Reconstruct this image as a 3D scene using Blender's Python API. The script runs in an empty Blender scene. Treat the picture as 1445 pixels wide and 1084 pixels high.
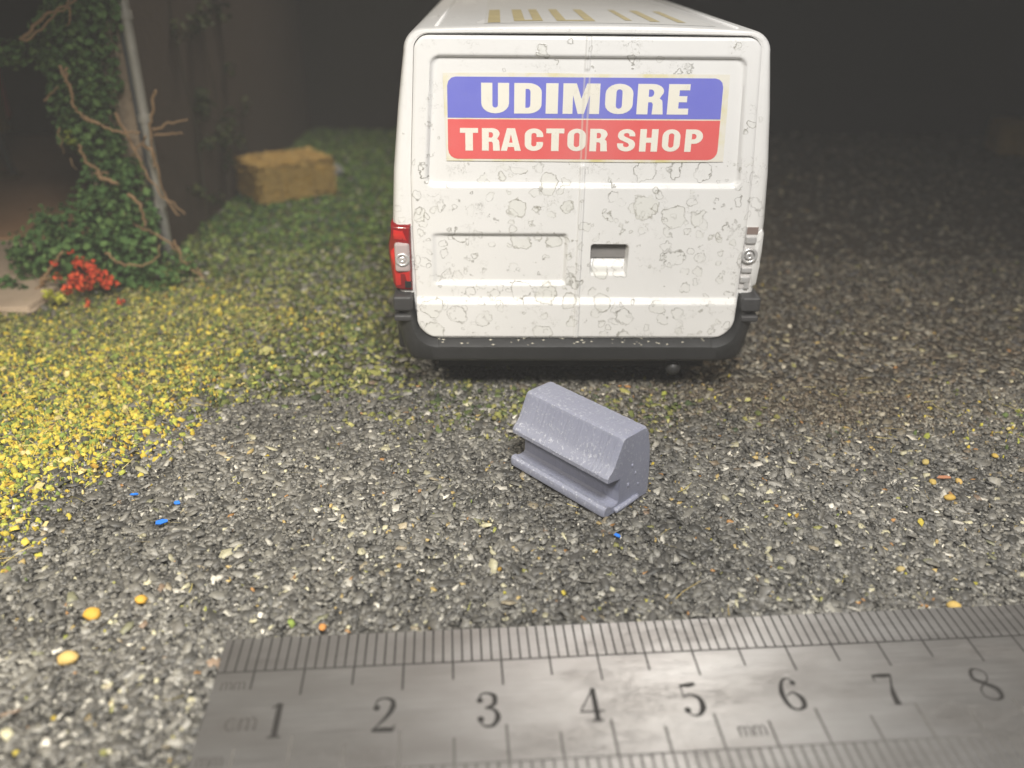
import bpy, bmesh, math, random
import numpy as np
from mathutils import Vector, Matrix

random.seed(7)
rng = np.random.default_rng(11)
scene = bpy.context.scene
COL = scene.collection
R = math.radians
scene.unit_settings.system = 'METRIC'
scene.unit_settings.scale_length = 0.01          # one unit is one centimetre

# ------------------------------------------------------------------ camera
FPX, CX, CY = 1200.0, 722.5, 542.0               # photograph 1445 x 1084
H = 6.78
PITCH = math.atan((CY + 78) / FPX)
ROLL = R(0.6)
r0 = np.array([1.0, 0, 0]); u0 = np.array([0, math.sin(PITCH), math.cos(PITCH)])
FW = np.array([0, math.cos(PITCH), -math.sin(PITCH)])
RT = r0 * math.cos(ROLL) + u0 * math.sin(ROLL)
UP = -r0 * math.sin(ROLL) + u0 * math.cos(ROLL)
CAMP = np.array([0, 0, H])
cd = bpy.data.cameras.new('camera')
cam = bpy.data.objects.new('camera', cd); COL.objects.link(cam)
M = Matrix(((RT[0], UP[0], -FW[0], 0), (RT[1], UP[1], -FW[1], 0), (RT[2], UP[2], -FW[2], H), (0, 0, 0, 1)))
cam.matrix_world = M
cd.sensor_width = 36.0
cd.lens = FPX / 1445 * 36
cd.clip_start = 0.1; cd.clip_end = 500
cd.dof.use_dof = True
cd.dof.focus_distance = 11.9
cd.dof.aperture_fstop = cd.lens * 1e-3 / (2 * 0.076)
scene.camera = cam

# ------------------------------------------------------------------ light
world = bpy.data.worlds.new('World'); scene.world = world
world.use_nodes = True
bg = world.node_tree.nodes['Background']
bg.inputs['Color'].default_value = (1.0, 0.92, 0.82, 1)
bg.inputs['Strength'].default_value = 0.03

def area(name, loc, target, size, power, col):
    d = bpy.data.lights.new(name, 'AREA'); d.shape = 'DISK'; d.size = size
    d.energy = power; d.color = col
    o = bpy.data.objects.new(name, d); COL.objects.link(o)
    o.location = loc
    o.rotation_euler = (Vector(target) - Vector(loc)).to_track_quat('-Z', 'Y').to_euler()
    return o
def spot(name, loc, target, radius, cone, blend, power, col):
    d = bpy.data.lights.new(name, 'SPOT'); d.shadow_soft_size = radius; d.spot_size = cone; d.spot_blend = blend
    d.energy = power; d.color = col
    o = bpy.data.objects.new(name, d); COL.objects.link(o); o.location = loc
    o.rotation_euler = (Vector(target) - Vector(loc)).to_track_quat('-Z', 'Y').to_euler()
    return o
spot('desk_lamp_light', (1.8, -0.3, 15.5), (1.2, 10.5, 0.0), 2.2, R(84), 0.75, 18000, (1.0, 0.98, 0.95))
spot('left_pool_spot', (-11.0, -1.0, 16.0), (-7.0, 10.2, 0.0), 1.8, R(58), 1.0, 23000, (1.0, 0.92, 0.78))  # unseen spot added to make the bright pool on the left ground
spot('right_pool_spot', (14.0, -1.0, 15.0), (9.0, 9.5, 0.0), 1.8, R(46), 1.0, 11000, (1.0, 0.90, 0.76))  # unseen spot added to brighten the ground at the right edge
spot('ruler_highlight_spot', (8.0, 34.0, 28.5), (2.6, 7.0, 0.0), 2.6, R(22), 1.0, 15000, (1.0, 0.96, 0.90))  # narrow unseen spot added for the highlight on the ruler
spot('back_lamp_light', (-2.0, 31.0, 30.0), (-6.8, 23.0, 0.0), 3.0, R(54), 0.9, 27000, (1.0, 0.90, 0.76))

scene.view_settings.view_transform = 'Standard'
scene.view_settings.look = 'None'
scene.view_settings.exposure = 0.0
scene.view_settings.gamma = 1.0
scene.view_settings.use_curve_mapping = False
scene.render.engine = 'CYCLES'
scene.cycles.use_denoising = True
scene.cycles.max_bounces = 6

# ------------------------------------------------------------------ helpers
def ray(px, py):
    return FW + (px - CX) / FPX * RT - (py - CY) / FPX * UP
def gnd(px, py, z=0.0):
    d = ray(px, py); t = (z - H) / d[2]; return Vector(CAMP + d * t)
def at(px, py, Y):
    d = ray(px, py); t = Y / d[1]; return Vector(CAMP + d * t)

def link(o, parent=None):
    COL.objects.link(o)
    if parent is not None: o.parent = parent
    return o
def tag(o, label=None, cat=None, group=None, kind=None):
    if label: o['label'] = label
    if cat: o['category'] = cat
    if group: o['group'] = group
    if kind: o['kind'] = kind
    return o
def empty(name, loc=(0, 0, 0), rz=0.0):
    o = bpy.data.objects.new(name, None); link(o)
    o.location = loc; o.rotation_euler = (0, 0, rz); o.empty_display_size = 0.3
    return o
def mesh_obj(name, verts, faces, mat, parent=None, smooth=False):
    me = bpy.data.meshes.new(name)
    me.from_pydata([tuple(v) for v in verts], [], faces); me.update()
    if mat: me.materials.append(mat)
    if smooth:
        me.polygons.foreach_set('use_smooth', [True] * len(me.polygons))
    return link(bpy.data.objects.new(name, me), parent)
def bm_obj(name, bm, mat, parent=None, smooth=False, angle=None):
    me = bpy.data.meshes.new(name)
    bmesh.ops.recalc_face_normals(bm, faces=bm.faces)
    bm.to_mesh(me); bm.free()
    if mat: me.materials.append(mat)
    if smooth: me.polygons.foreach_set('use_smooth', [True] * len(me.polygons))
    if angle is not None: me.set_sharp_from_angle(angle=angle)
    return link(bpy.data.objects.new(name, me), parent)
def box_bm(bm, a, b, bevel=0.0, seg=2):
    r = bmesh.ops.create_cube(bm, size=1.0)
    vs = r['verts']
    for v in vs:
        v.co = Vector([a[i] + (v.co[i] + 0.5) * (b[i] - a[i]) for i in range(3)])
    if bevel:
        es = list({e for v in vs for e in v.link_edges})
        bmesh.ops.bevel(bm, geom=es, offset=bevel, segments=seg, affect='EDGES', profile=0.6)
def box_obj(name, a, b, mat, parent=None, bevel=0.0, seg=2):
    bm = bmesh.new(); box_bm(bm, a, b, bevel, seg)
    return bm_obj(name, bm, mat, parent)
def catmull(pts, n=6):
    P = [Vector(p) for p in pts]
    if len(P) < 3:
        return [P[0].lerp(P[-1], i / n) for i in range(n + 1)]
    out = []
    for i in range(len(P) - 1):
        p0 = P[max(i - 1, 0)]; p1 = P[i]; p2 = P[i + 1]; p3 = P[min(i + 2, len(P) - 1)]
        for k in range(n):
            t = k / n
            out.append(0.5 * ((2 * p1) + (p2 - p0) * t + (2 * p0 - 5 * p1 + 4 * p2 - p3) * t * t + (3 * p1 - p0 - 3 * p2 + p3) * t ** 3))
    out.append(P[-1]); return out
def tube(pts, r0_, r1_, n=6):
    """tapered tube: verts, faces"""
    V, F = [], []
    for i, p in enumerate(pts):
        a = pts[max(i - 1, 0)]; b = pts[min(i + 1, len(pts) - 1)]
        t = (b - a).normalized()
        s = t.orthogonal().normalized() if i == 0 else (prev - t * prev.dot(t)).normalized()
        prev = s; w = t.cross(s)
        r = r0_ + (r1_ - r0_) * i / max(len(pts) - 1, 1)
        for k in range(n):
            an = 2 * math.pi * k / n
            V.append(p + s * math.cos(an) * r + w * math.sin(an) * r)
    for i in range(len(pts) - 1):
        for k in range(n):
            F.append((i * n + k, i * n + (k + 1) % n, (i + 1) * n + (k + 1) % n, (i + 1) * n + k))
    F.append(tuple(range(n - 1, -1, -1))); F.append(tuple(range((len(pts) - 1) * n, len(pts) * n)))
    return V, F
def lathe(profile, n, axis='x'):
    """profile: (along, radius) -> verts, faces around the axis"""
    V, F = [], []
    for a, r in profile:
        for k in range(n):
            an = 2 * math.pi * k / n; c, s = math.cos(an) * r, math.sin(an) * r
            V.append((a, c, s) if axis == 'x' else ((c, a, s) if axis == 'y' else (c, s, a)))
    for i in range(len(profile) - 1):
        for k in range(n):
            F.append((i * n + k, i * n + (k + 1) % n, (i + 1) * n + (k + 1) % n, (i + 1) * n + k))
    return V, F
def sstep(a, b, x):
    t = min(max((x - a) / (b - a), 0.0), 1.0); return t * t * (3 - 2 * t)

# ------------------------------------------------------------------ materials
def nmat(name):
    m = bpy.data.materials.new(name); m.use_nodes = True
    nt = m.node_tree; b = nt.nodes['Principled BSDF']
    return m, nt, b
def nd(nt, typ, **kw):
    n = nt.nodes.new(typ)
    for k, v in kw.items():
        if k in n.inputs.keys(): n.inputs[k].default_value = v
        else: setattr(n, k, v)
    return n
def math_n(nt, op, a, b=None, c=None, clamp=False):
    n = nt.nodes.new('ShaderNodeMath'); n.operation = op; n.use_clamp = clamp
    for i, v in enumerate((a, b, c)):
        if v is None: continue
        if isinstance(v, (int, float)): n.inputs[i].default_value = v
        else: nt.links.new(v, n.inputs[i])
    return n.outputs[0]
def mixc(nt, fac, a, b, blend='MIX'):
    n = nt.nodes.new('ShaderNodeMix'); n.data_type = 'RGBA'; n.blend_type = blend
    for i, v in ((0, fac), (6, a), (7, b)):
        if isinstance(v, (int, float)): n.inputs[i].default_value = v
        elif isinstance(v, (tuple, list)): n.inputs[i].default_value = (*v[:3], 1)
        else: nt.links.new(v, n.inputs[i])
    return n.outputs[2]
def ramp(nt, fac, stops):
    n = nt.nodes.new('ShaderNodeValToRGB'); el = n.color_ramp.elements
    while len(el) < len(stops): el.new(0.5)
    for e, (p, c) in zip(el, stops):
        e.position = p; e.color = (*c, 1) if len(c) == 3 else c
    nt.links.new(fac, n.inputs[0]); return n.outputs[0]
def objco(nt): return nt.nodes.new('ShaderNodeTexCoord').outputs['Object']
def geoco(nt): return nt.nodes.new('ShaderNodeNewGeometry').outputs['Position']
def noise(nt, co, scale, detail=4, rough=0.55, dist=0.0, out=0):
    n = nd(nt, 'ShaderNodeTexNoise', Scale=scale, Detail=detail, Roughness=rough, Distortion=dist)
    nt.links.new(co, n.inputs['Vector']); return n.outputs[out]
def bump(nt, b, h, strength=0.3, dist=0.02):
    n = nd(nt, 'ShaderNodeBump', Strength=strength, Distance=dist)
    nt.links.new(h, n.inputs['Height']); nt.links.new(n.outputs[0], b.inputs['Normal']); return n
def mapping(nt, co, scale=(1, 1, 1), rot=(0, 0, 0), loc=(0, 0, 0)):
    n = nt.nodes.new('ShaderNodeMapping'); n.inputs['Scale'].default_value = scale
    n.inputs['Rotation'].default_value = rot; n.inputs['Location'].default_value = loc
    nt.links.new(co, n.inputs['Vector']); return n.outputs[0]
def plain(name, col, rough=0.5, metal=0.0, var=0.12, scale=6.0, bmp=0.0, coat=0.0):
    m, nt, b = nmat(name)
    f = noise(nt, objco(nt), scale, 5)
    c = mixc(nt, f, tuple(x * (1 - var) for x in col), tuple(min(1, x * (1 + var)) for x in col))
    nt.links.new(c, b.inputs['Base Color'])
    b.inputs['Roughness'].default_value = rough; b.inputs['Metallic'].default_value = metal
    b.inputs['Coat Weight'].default_value = coat
    if bmp: bump(nt, b, noise(nt, objco(nt), scale * 4, 6), bmp, 0.03)
    return m

def paint_material(name, peel_amount=1.0):
    """white die-cast paint with a lacquer that lifts and peels in irregular islands"""
    m, nt, b = nmat(name)
    co = mapping(nt, objco(nt), (1, 0.35, 1))
    wob = nd(nt, 'ShaderNodeTexNoise', Scale=4.5, Detail=4.0, Roughness=0.6); nt.links.new(co, wob.inputs['Vector'])
    wv = nt.nodes.new('ShaderNodeVectorMath'); wv.operation = 'SUBTRACT'; wv.inputs[1].default_value = (0.5, 0.5, 0.5)
    nt.links.new(wob.outputs['Color'], wv.inputs[0])
    ws = nt.nodes.new('ShaderNodeVectorMath'); ws.operation = 'SCALE'; ws.inputs['Scale'].default_value = 0.28
    nt.links.new(wv.outputs[0], ws.inputs[0])
    wa = nt.nodes.new('ShaderNodeVectorMath'); wa.operation = 'ADD'
    nt.links.new(co, wa.inputs[0]); nt.links.new(ws.outputs[0], wa.inputs[1])
    wco = wa.outputs[0]
    sep = nt.nodes.new('ShaderNodeSeparateXYZ'); nt.links.new(objco(nt), sep.inputs[0])
    low = math_n(nt, 'MULTIPLY_ADD', sep.outputs['Z'], -0.9, 3.9, clamp=True)       # more below the sign
    region = noise(nt, co, 0.9, 2)
    def layer(scale, rmin, rmax, keep, offs):
        v = nd(nt, 'ShaderNodeTexVoronoi', Scale=scale); v.feature = 'F1'
        mp = mapping(nt, wco, (1, 1, 1), (0, 0, 0), offs); nt.links.new(mp, v.inputs['Vector'])
        sc = nt.nodes.new('ShaderNodeSeparateColor'); nt.links.new(v.outputs['Color'], sc.inputs[0])
        rad = math_n(nt, 'MULTIPLY_ADD', sc.outputs[0], rmax - rmin, rmin)
        prob = math_n(nt, 'MULTIPLY', math_n(nt, 'MULTIPLY_ADD', low, 0.72, 0.28), keep)
        prob = math_n(nt, 'MULTIPLY', prob, math_n(nt, 'MULTIPLY_ADD', region, 3.0, -0.55, clamp=True))
        on = math_n(nt, 'LESS_THAN', sc.outputs[1], prob)
        d = math_n(nt, 'SUBTRACT', v.outputs['Distance'], rad)
        ins = math_n(nt, 'MULTIPLY', math_n(nt, 'LESS_THAN', d, 0.0), on)
        return d, ins, on, sc.outputs[2]
    d1, i1, o1, t1 = layer(2.2, 0.10, 0.44, 0.95, (3.1, 0.2, 1.7))
    d2, i2, o2, t2 = layer(5.6, 0.12, 0.46, 0.75, (0.6, 4.2, 2.9))
    def edge(d, on, w, brk):
        e = math_n(nt, 'SUBTRACT', 1.0, math_n(nt, 'DIVIDE', math_n(nt, 'ABSOLUTE', d), w), clamp=True)
        e = math_n(nt, 'MULTIPLY', e, on)
        return math_n(nt, 'MULTIPLY', e, brk)
    brk = math_n(nt, 'MULTIPLY_ADD', noise(nt, co, 4.0, 3), 3.0, -0.9, clamp=True)
    e1 = edge(d1, o1, 0.026, math_n(nt, 'MULTIPLY_ADD', brk, 0.85, 0.12)); e2 = edge(d2, o2, 0.05, brk)
    ins = math_n(nt, 'MAXIMUM', i1, math_n(nt, 'MULTIPLY', i2, 0.6))
    edg = math_n(nt, 'MAXIMUM', e1, math_n(nt, 'MULTIPLY', e2, 0.8))
    # small flakes, cracks and specks
    n9 = noise(nt, wco, 5.5, 6, 0.62)
    crack = math_n(nt, 'SUBTRACT', 1.0, math_n(nt, 'MULTIPLY', math_n(nt, 'ABSOLUTE', math_n(nt, 'SUBTRACT', n9, 0.5)), 90.0), clamp=True)
    crack = math_n(nt, 'MULTIPLY', crack, math_n(nt, 'MULTIPLY_ADD', noise(nt, co, 2.2, 4), 9.0, -4.7, clamp=True))
    spk = math_n(nt, 'MULTIPLY_ADD', noise(nt, co, 16.0, 2), 16.0, -11.9, clamp=True)
    dirt = math_n(nt, 'MAXIMUM', edg, math_n(nt, 'MULTIPLY', math_n(nt, 'MAXIMUM', crack, spk), 0.7))
    dirt = math_n(nt, 'MULTIPLY', dirt, peel_amount); ins = math_n(nt, 'MULTIPLY', ins, peel_amount)
    c = mixc(nt, noise(nt, co, 1.3, 4), (0.64, 0.63, 0.61), (0.70, 0.69, 0.67))
    c = mixc(nt, math_n(nt, 'MULTIPLY', ins, math_n(nt, 'MULTIPLY_ADD', t1, 0.30, 0.0)), c, (0.53, 0.53, 0.45))
    ec = mixc(nt, t1, (0.07, 0.062, 0.035), (0.17, 0.155, 0.10))
    c = mixc(nt, math_n(nt, 'MULTIPLY', dirt, 0.95), c, ec)
    nt.links.new(c, b.inputs['Base Color'])
    nt.links.new(math_n(nt, 'MULTIPLY_ADD', ins, 0.18, 0.34), b.inputs['Roughness'])
    b.inputs['Specular IOR Level'].default_value = 0.45
    h = math_n(nt, 'ADD', math_n(nt, 'MULTIPLY', ins, -0.8), math_n(nt, 'MULTIPLY', edg, 0.9))
    h = math_n(nt, 'ADD', h, math_n(nt, 'MULTIPLY', noise(nt, co, 7.0, 5), 0.25))
    bump(nt, b, h, 0.5, 0.012)
    return m

def sticker_material(name, col, fade=0.1):
    m, nt, b = nmat(name)
    co = objco(nt)
    sep = nt.nodes.new('ShaderNodeSeparateXYZ'); nt.links.new(co, sep.inputs[0])
    wx = math_n(nt, 'ADD', sep.outputs['X'], math_n(nt, 'MULTIPLY', math_n(nt, 'SUBTRACT', noise(nt, co, 3.0, 2), 0.5), 0.03))
    a = math_n(nt, 'ABSOLUTE', wx)
    crease = math_n(nt, 'SUBTRACT', 1.0, math_n(nt, 'DIVIDE', math_n(nt, 'ABSOLUTE', math_n(nt, 'SUBTRACT', a, 0.035)), 0.022), clamp=True)
    n1 = noise(nt, co, 2.0, 5)
    c = mixc(nt, math_n(nt, 'MULTIPLY', n1, fade * 2), col, tuple(min(1, x * 0.6 + 0.30) for x in col))
    wash = math_n(nt, 'MULTIPLY', math_n(nt, 'SUBTRACT', 1.0, math_n(nt, 'DIVIDE', a, 0.7), clamp=True), 0.3)
    c = mixc(nt, wash, c, tuple(x * 0.72 + 0.12 for x in col))
    c = mixc(nt, math_n(nt, 'MULTIPLY', crease, 0.5), c, (0.62, 0.58, 0.50))
    n2 = noise(nt, co, 5.0, 6, 0.62, 0.6)
    cr = math_n(nt, 'SUBTRACT', 1.0, math_n(nt, 'MULTIPLY', math_n(nt, 'ABSOLUTE', math_n(nt, 'SUBTRACT', n2, 0.5)), 70.0), clamp=True)
    cr = math_n(nt, 'MULTIPLY', cr, math_n(nt, 'MULTIPLY_ADD', noise(nt, co, 1.7, 3), 9.0, -4.9, clamp=True))
    c = mixc(nt, math_n(nt, 'MULTIPLY', cr, 0.45 if fade > 0.15 else 0.12), c, (0.30, 0.27, 0.18))
    nt.links.new(c, b.inputs['Base Color'])
    b.inputs['Roughness'].default_value = 0.48
    h = math_n(nt, 'ADD', math_n(nt, 'MULTIPLY', crease, -1.0), math_n(nt, 'MULTIPLY', noise(nt, co, 6.0, 5), 0.35))
    bump(nt, b, h, 0.45, 0.02)
    return m

def backing_material():
    m, nt, b = nmat('yellowed_sticker_backing')
    co = objco(nt)
    f = math_n(nt, 'MULTIPLY_ADD', noise(nt, co, 2.2, 5, 0.6), 4.5, -2.1, clamp=True)
    c = mixc(nt, f, (0.66, 0.63, 0.55), (0.60, 0.54, 0.27))
    nt.links.new(c, b.inputs['Base Color']); b.inputs['Roughness'].default_value = 0.5
    bump(nt, b, noise(nt, co, 8.0, 4), 0.2, 0.02)
    return m

def chip_material(name, rough=0.55, spec=0.5, tex=9.0):
    m, nt, b = nmat(name)
    at_ = nt.nodes.new('ShaderNodeAttribute'); at_.attribute_name = 'col'
    co = geoco(nt)
    n = noise(nt, co, tex * 3, 4, 0.65)
    c = mixc(nt, 1.0, at_.outputs['Color'], ramp(nt, n, [(0.25, (0.62, 0.62, 0.62)), (0.75, (1.25, 1.25, 1.25))]), 'MULTIPLY')
    nt.links.new(c, b.inputs['Base Color'])
    b.inputs['Roughness'].default_value = rough; b.inputs['Specular IOR Level'].default_value = spec
    bump(nt, b, noise(nt, co, tex * 5, 3), 0.35, 0.01)
    return m

M_paint = paint_material('peeling_white_paint', 1.0)
M_paint_body = paint_material('white_van_paint', 0.5)
M_black = plain('black_bumper_plastic', (0.028, 0.028, 0.028), 0.42, 0, 0.3, 3.0, 0.15)
M_rubber = plain('black_tyre_rubber', (0.018, 0.018, 0.018), 0.75)
M_dark = plain('dark_underbody', (0.012, 0.012, 0.012), 0.8)
M_chrome = plain('dull_chrome', (0.66, 0.65, 0.64), 0.3, 0.55, 0.1, 8)
M_silver = plain('silver_plastic', (0.42, 0.405, 0.40), 0.3, 0.35, 0.1, 8)
M_red = plain('red_lens_plastic', (0.52, 0.028, 0.024), 0.16, 0, 0.25, 5, 0.05, 0.5)
M_reddk = plain('deep_red_lens', (0.20, 0.012, 0.014), 0.16, 0, 0.25, 5, 0.05, 0.5)
M_blue_st = sticker_material('faded_blue_print', (0.125, 0.135, 0.52))
M_red_st = sticker_material('faded_red_print', (0.64, 0.085, 0.08))
M_white_st = sticker_material('cream_lettering', (0.70, 0.665, 0.57), 0.2)
M_back = backing_material()
M_gold = plain('faded_gold_print', (0.40, 0.33, 0.16), 0.6, 0, 0.25, 3)
M_handle = plain('grey_shadowed_handle', (0.20, 0.19, 0.18), 0.55)

# ------------------------------------------------------------------ setting: ground and backdrop
def zones(x, y):
    """weights of yellow flock, green turf, brown soil at ground points (numpy arrays)"""
    wob = 0.55 * np.sin(x * 1.7 + 1.3 * np.sin(y * 0.9)) + 0.4 * np.sin(y * 2.3 + x * 0.8) + 0.25 * np.sin(x * 5.1 - y * 3.7) + 0.45 * np.sin(x * 3.3 + 2.1 * np.sin(y * 2.9)) * np.sin(y * 4.1 + x)
    xb = np.where(y < 12.3, -6.5 + (y - 8.7) * 0.40, -5.1 + (y - 12.3) * 0.18)
    d = xb - x + wob * 0.45
    yel = np.clip(0.42 + d * 0.40, 0, 1) ** 1.5 * np.clip((18.0 - y + wob) / 2.5, 0, 1)
    # olive / green sward that reaches in front of and beyond the van's left side
    xg = np.where(y < 13, -2.0 - (13 - y) * 2.3, -1.6 + (y - 13) * 0.02)
    dg = xg - x + wob * 0.8
    grn = np.clip(0.35 + dg * 0.5, 0, 1) * np.clip((y - 11.2 + wob) / 1.5, 0, 1)
    front = np.exp(-((x - 0.2) / 2.6) ** 2 - ((y - 12.2 + 0.3 * wob) / 0.75) ** 2) * 0.55
    grn = np.clip(np.maximum(grn, front), 0, 1)
    ry = np.exp(-((x - 8.1) / 1.3) ** 2 - ((y - 11.6 + 0.2 * wob) / 0.9) ** 2) * 0.07
    yel = np.clip(np.maximum(yel, ry), 0, 1)
    brn = np.exp(-((x - 5.0) / 3.2) ** 2 - ((y - 12.9 + 0.3 * wob) / 1.3) ** 2)
    brn = np.maximum(brn, np.clip((x - 2) / 3, 0, 1) * np.clip((y - 11.5) / 3, 0, 1) * 0.7)
    return yel, grn, np.clip(brn, 0, 1)

def pick(pal, w, n):
    pal = np.array(pal); w = np.array(w, float); w /= w.sum()
    return pal[rng.choice(len(pal), size=n, p=w)]
GREY = ([(.055, .054, .050), (.085, .083, .078), (.125, .121, .112), (.17, .165, .15), (.24, .235, .22), (.34, .33, .30), (.40, .30, .12), (.32, .17, .06), (.42, .40, .28), (.55, .53, .48), (.25, .25, .08)],
        [14, 26, 28, 18, 8, 3, .8, .35, 2.0, .8, .35])
YELL = ([(.50, .37, .05), (.58, .47, .08), (.42, .38, .06), (.34, .36, .07), (.20, .26, .06), (.11, .15, .05), (.60, .50, .22), (.36, .22, .04), (.07, .07, .06)],
        [15, 20, 20, 16, 12, 9, 5, 4, 10])
GREN = ([(.20, .20, .06), (.14, .16, .05), (.10, .13, .04), (.27, .25, .08), (.08, .08, .05), (.12, .11, .09), (.38, .36, .14), (.055, .075, .035)],
        [14, 18, 16, 12, 12, 12, 4, 10])
BROW = ([(.12, .095, .065), (.155, .12, .08), (.09, .075, .055), (.20, .17, .12), (.30, .26, .18), (.08, .075, .07)], [22, 18, 18, 10, 4, 12])

m_ground, nt, b = nmat('glued_ground_base')
a_ = nt.nodes.new('ShaderNodeAttribute'); a_.attribute_name = 'col'
nf = noise(nt, geoco(nt), 11.0, 8, 0.75)
nt.links.new(mixc(nt, 1.0, a_.outputs['Color'], ramp(nt, nf, [(0.3, (0.45, 0.45, 0.45)), (0.7, (1.5, 1.5, 1.5))]), 'MULTIPLY'), b.inputs['Base Color'])
b.inputs['Roughness'].default_value = 0.9; b.inputs['Specular IOR Level'].default_value = 0.2
bump(nt, b, noise(nt, geoco(nt), 14.0, 6, 0.7), 1.0, 0.06)

xs = np.linspace(-34, 34, 205); ys = np.linspace(1, 42, 165)
gx, gy = np.meshgrid(xs, ys)
gz = 0.012 * np.sin(gx * 2.1) * np.sin(gy * 1.7) - 0.012
gz = gz + 0.05 * np.clip((gy - 16) / 6, 0, 1) * (np.sin(gx * 0.9 + 1) * np.sin(gy * 0.8) + np.sin(gx * 2.3) * 0.4)
gv = np.stack([gx.ravel(), gy.ravel(), gz.ravel()], 1)
nx, ny = len(xs), len(ys)
gf = [(j * nx + i, j * nx + i + 1, (j + 1) * nx + i + 1, (j + 1) * nx + i) for j in range(ny - 1) for i in range(nx - 1)]
ground = mesh_obj('ground', gv, gf, m_ground, smooth=True); tag(ground, kind='structure')
yl, gr, br = zones(gv[:, 0], gv[:, 1])
base = np.tile(np.array([.075, .072, .066]), (len(gv), 1))
for w, c in ((br, (.095, .075, .052)), (gr, (.085, .09, .035)), (yl, (.30, .24, .04))):
    base = base * (1 - w[:, None]) + np.array(c) * w[:, None]
ca = ground.data.color_attributes.new('col', 'FLOAT_COLOR', 'POINT')
ca.data.foreach_set('color', np.concatenate([base, np.ones((len(base), 1))], 1).astype(np.float32).ravel())

def ground_z(x, y):
    return 0.012 * np.sin(x * 2.1) * np.sin(y * 1.7) - 0.012 + 0.05 * np.clip((y - 16) / 6, 0, 1) * (np.sin(x * 0.9 + 1) * np.sin(y * 0.8) + np.sin(x * 2.3) * 0.4)

M_bd = plain('dark_backdrop_board', (0.020, 0.016, 0.012), 0.95, 0, 0.5, 0.12)
bd = box_obj('backdrop', (-34, 35.6, -0.5), (34, 36, 11.5), M_bd); tag(bd, kind='structure')

# footprints kept free of loose chips
RUL_O = Vector((-3.03, 6.84, 0)); RUL_A = R(4.4)
BLK_O = Vector((0.008, 10.464, 0)); BLK_A = math.atan2(-1.298, 1.235)
def in_rect(x, y, o, a, x0, x1, y0, y1):
    dx, dy = x - o.x, y - o.y
    lx = dx * math.cos(a) + dy * math.sin(a); ly = -dx * math.sin(a) + dy * math.cos(a)
    return (lx > x0) & (lx < x1) & (ly > y0) & (ly < y1)

def scatter_points(n, y0, y1, half0, half1):
    """random ground points in a wedge that widens with the distance from the viewer's side"""
    y = y0 + (y1 - y0) * rng.random(n)
    hw = half0 + (half1 - half0) * (y - y0) / (y1 - y0)
    keep = rng.random(n) < hw / max(half0, half1)
    y = y[keep]; hw = hw[keep]
    x = (rng.random(len(y)) * 2 - 1) * hw
    return x, y

def chips_mesh(name, x, y, size, elong, thick, tilt, cols, mat, k=5, lift=0.03, crumb=False):
    n = len(x)
    ang = (np.arange(k) / k * 2 * np.pi)[None, :] + rng.normal(0, 0.28, (n, k))
    rad = size[:, None] * 0.5 * rng.uniform(0.65, 1.15, (n, k))
    px = np.cos(ang) * rad * np.sqrt(elong)[:, None]; py = np.sin(ang) * rad / np.sqrt(elong)[:, None]
    th = thick[:, None] * np.ones((n, k))
    s = 0.72 if crumb else 0.9
    top = np.stack([px * s, py * s, th * rng.uniform(0.7, 1.2, (n, k))], 2)
    bot = np.stack([px, py, th * (0.15 if crumb else 0.0)], 2)
    P = np.concatenate([bot, top], 1)                      # n, 2k, 3
    t = rng.normal(0, 1, n) * tilt; ta = rng.uniform(0, np.pi * 2, n); yw = rng.uniform(0, np.pi * 2, n)
    ax = np.stack([np.cos(ta), np.sin(ta), np.zeros(n)], 1)
    c, s_ = np.cos(yw)[:, None], np.sin(yw)[:, None]
    X = P[..., 0] * c - P[..., 1] * s_; Y = P[..., 0] * s_ + P[..., 1] * c; P = np.stack([X, Y, P[..., 2]], 2)
    ct, st = np.cos(t)[:, None, None], np.sin(t)[:, None, None]
    A = ax[:, None, :] * np.ones_like(P)
    P = P * ct + np.cross(A, P) * st + A * (A * P).sum(2, keepdims=True) * (1 - ct)
    z = ground_z(x, y) + lift * rng.random(n) + np.abs(np.sin(t)) * size * 0.22
    P = P + np.stack([x, y, z], 1)[:, None, :]
    verts = P.reshape(-1, 3).astype(np.float32)
    offs = (np.arange(n) * 2 * k)[:, None]
    quads = np.stack([np.arange(k), (np.arange(k) + 1) % k, (np.arange(k) + 1) % k + k, np.arange(k) + k], 1)
    Q = (offs[:, :, None] + quads[None]).reshape(-1)                       # n*k*4
    T = (offs + (np.arange(k) + k)[None]).reshape(-1)                       # n*k
    me = bpy.data.meshes.new(name)
    me.vertices.add(len(verts)); me.vertices.foreach_set('co', verts.ravel())
    loops = np.concatenate([Q, T]).astype(np.int32)
    starts = np.concatenate([np.arange(n * k) * 4, n * k * 4 + np.arange(n) * k]).astype(np.int32)
    me.loops.add(len(loops)); me.loops.foreach_set('vertex_index', loops)
    me.polygons.add(len(starts)); me.polygons.foreach_set('loop_start', starts)
    me.update(calc_edges=True)
    ca = me.color_attributes.new('col', 'FLOAT_COLOR', 'POINT')
    cc = np.repeat(np.concatenate([cols, np.ones((n, 1))], 1), 2 * k, 0).astype(np.float32)
    ca.data.foreach_set('color', cc.ravel())
    me.materials.append(mat); me.validate()
    return link(bpy.data.objects.new(name, me))

def free(x, y):
    k = ~in_rect(x, y, RUL_O, RUL_A, -0.03, 15.2, -2.3, 0.02)
    k &= ~in_rect(x, y, BLK_O, BLK_A, 0.0, 1.79, 0.0, 0.9)
    k &= ~((x < -8.3) & (y > 19.2))
    k &= ~((x > -1.2) & (x < 3.4) & (y > 14.6) & (y < 25))
    return k

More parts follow.
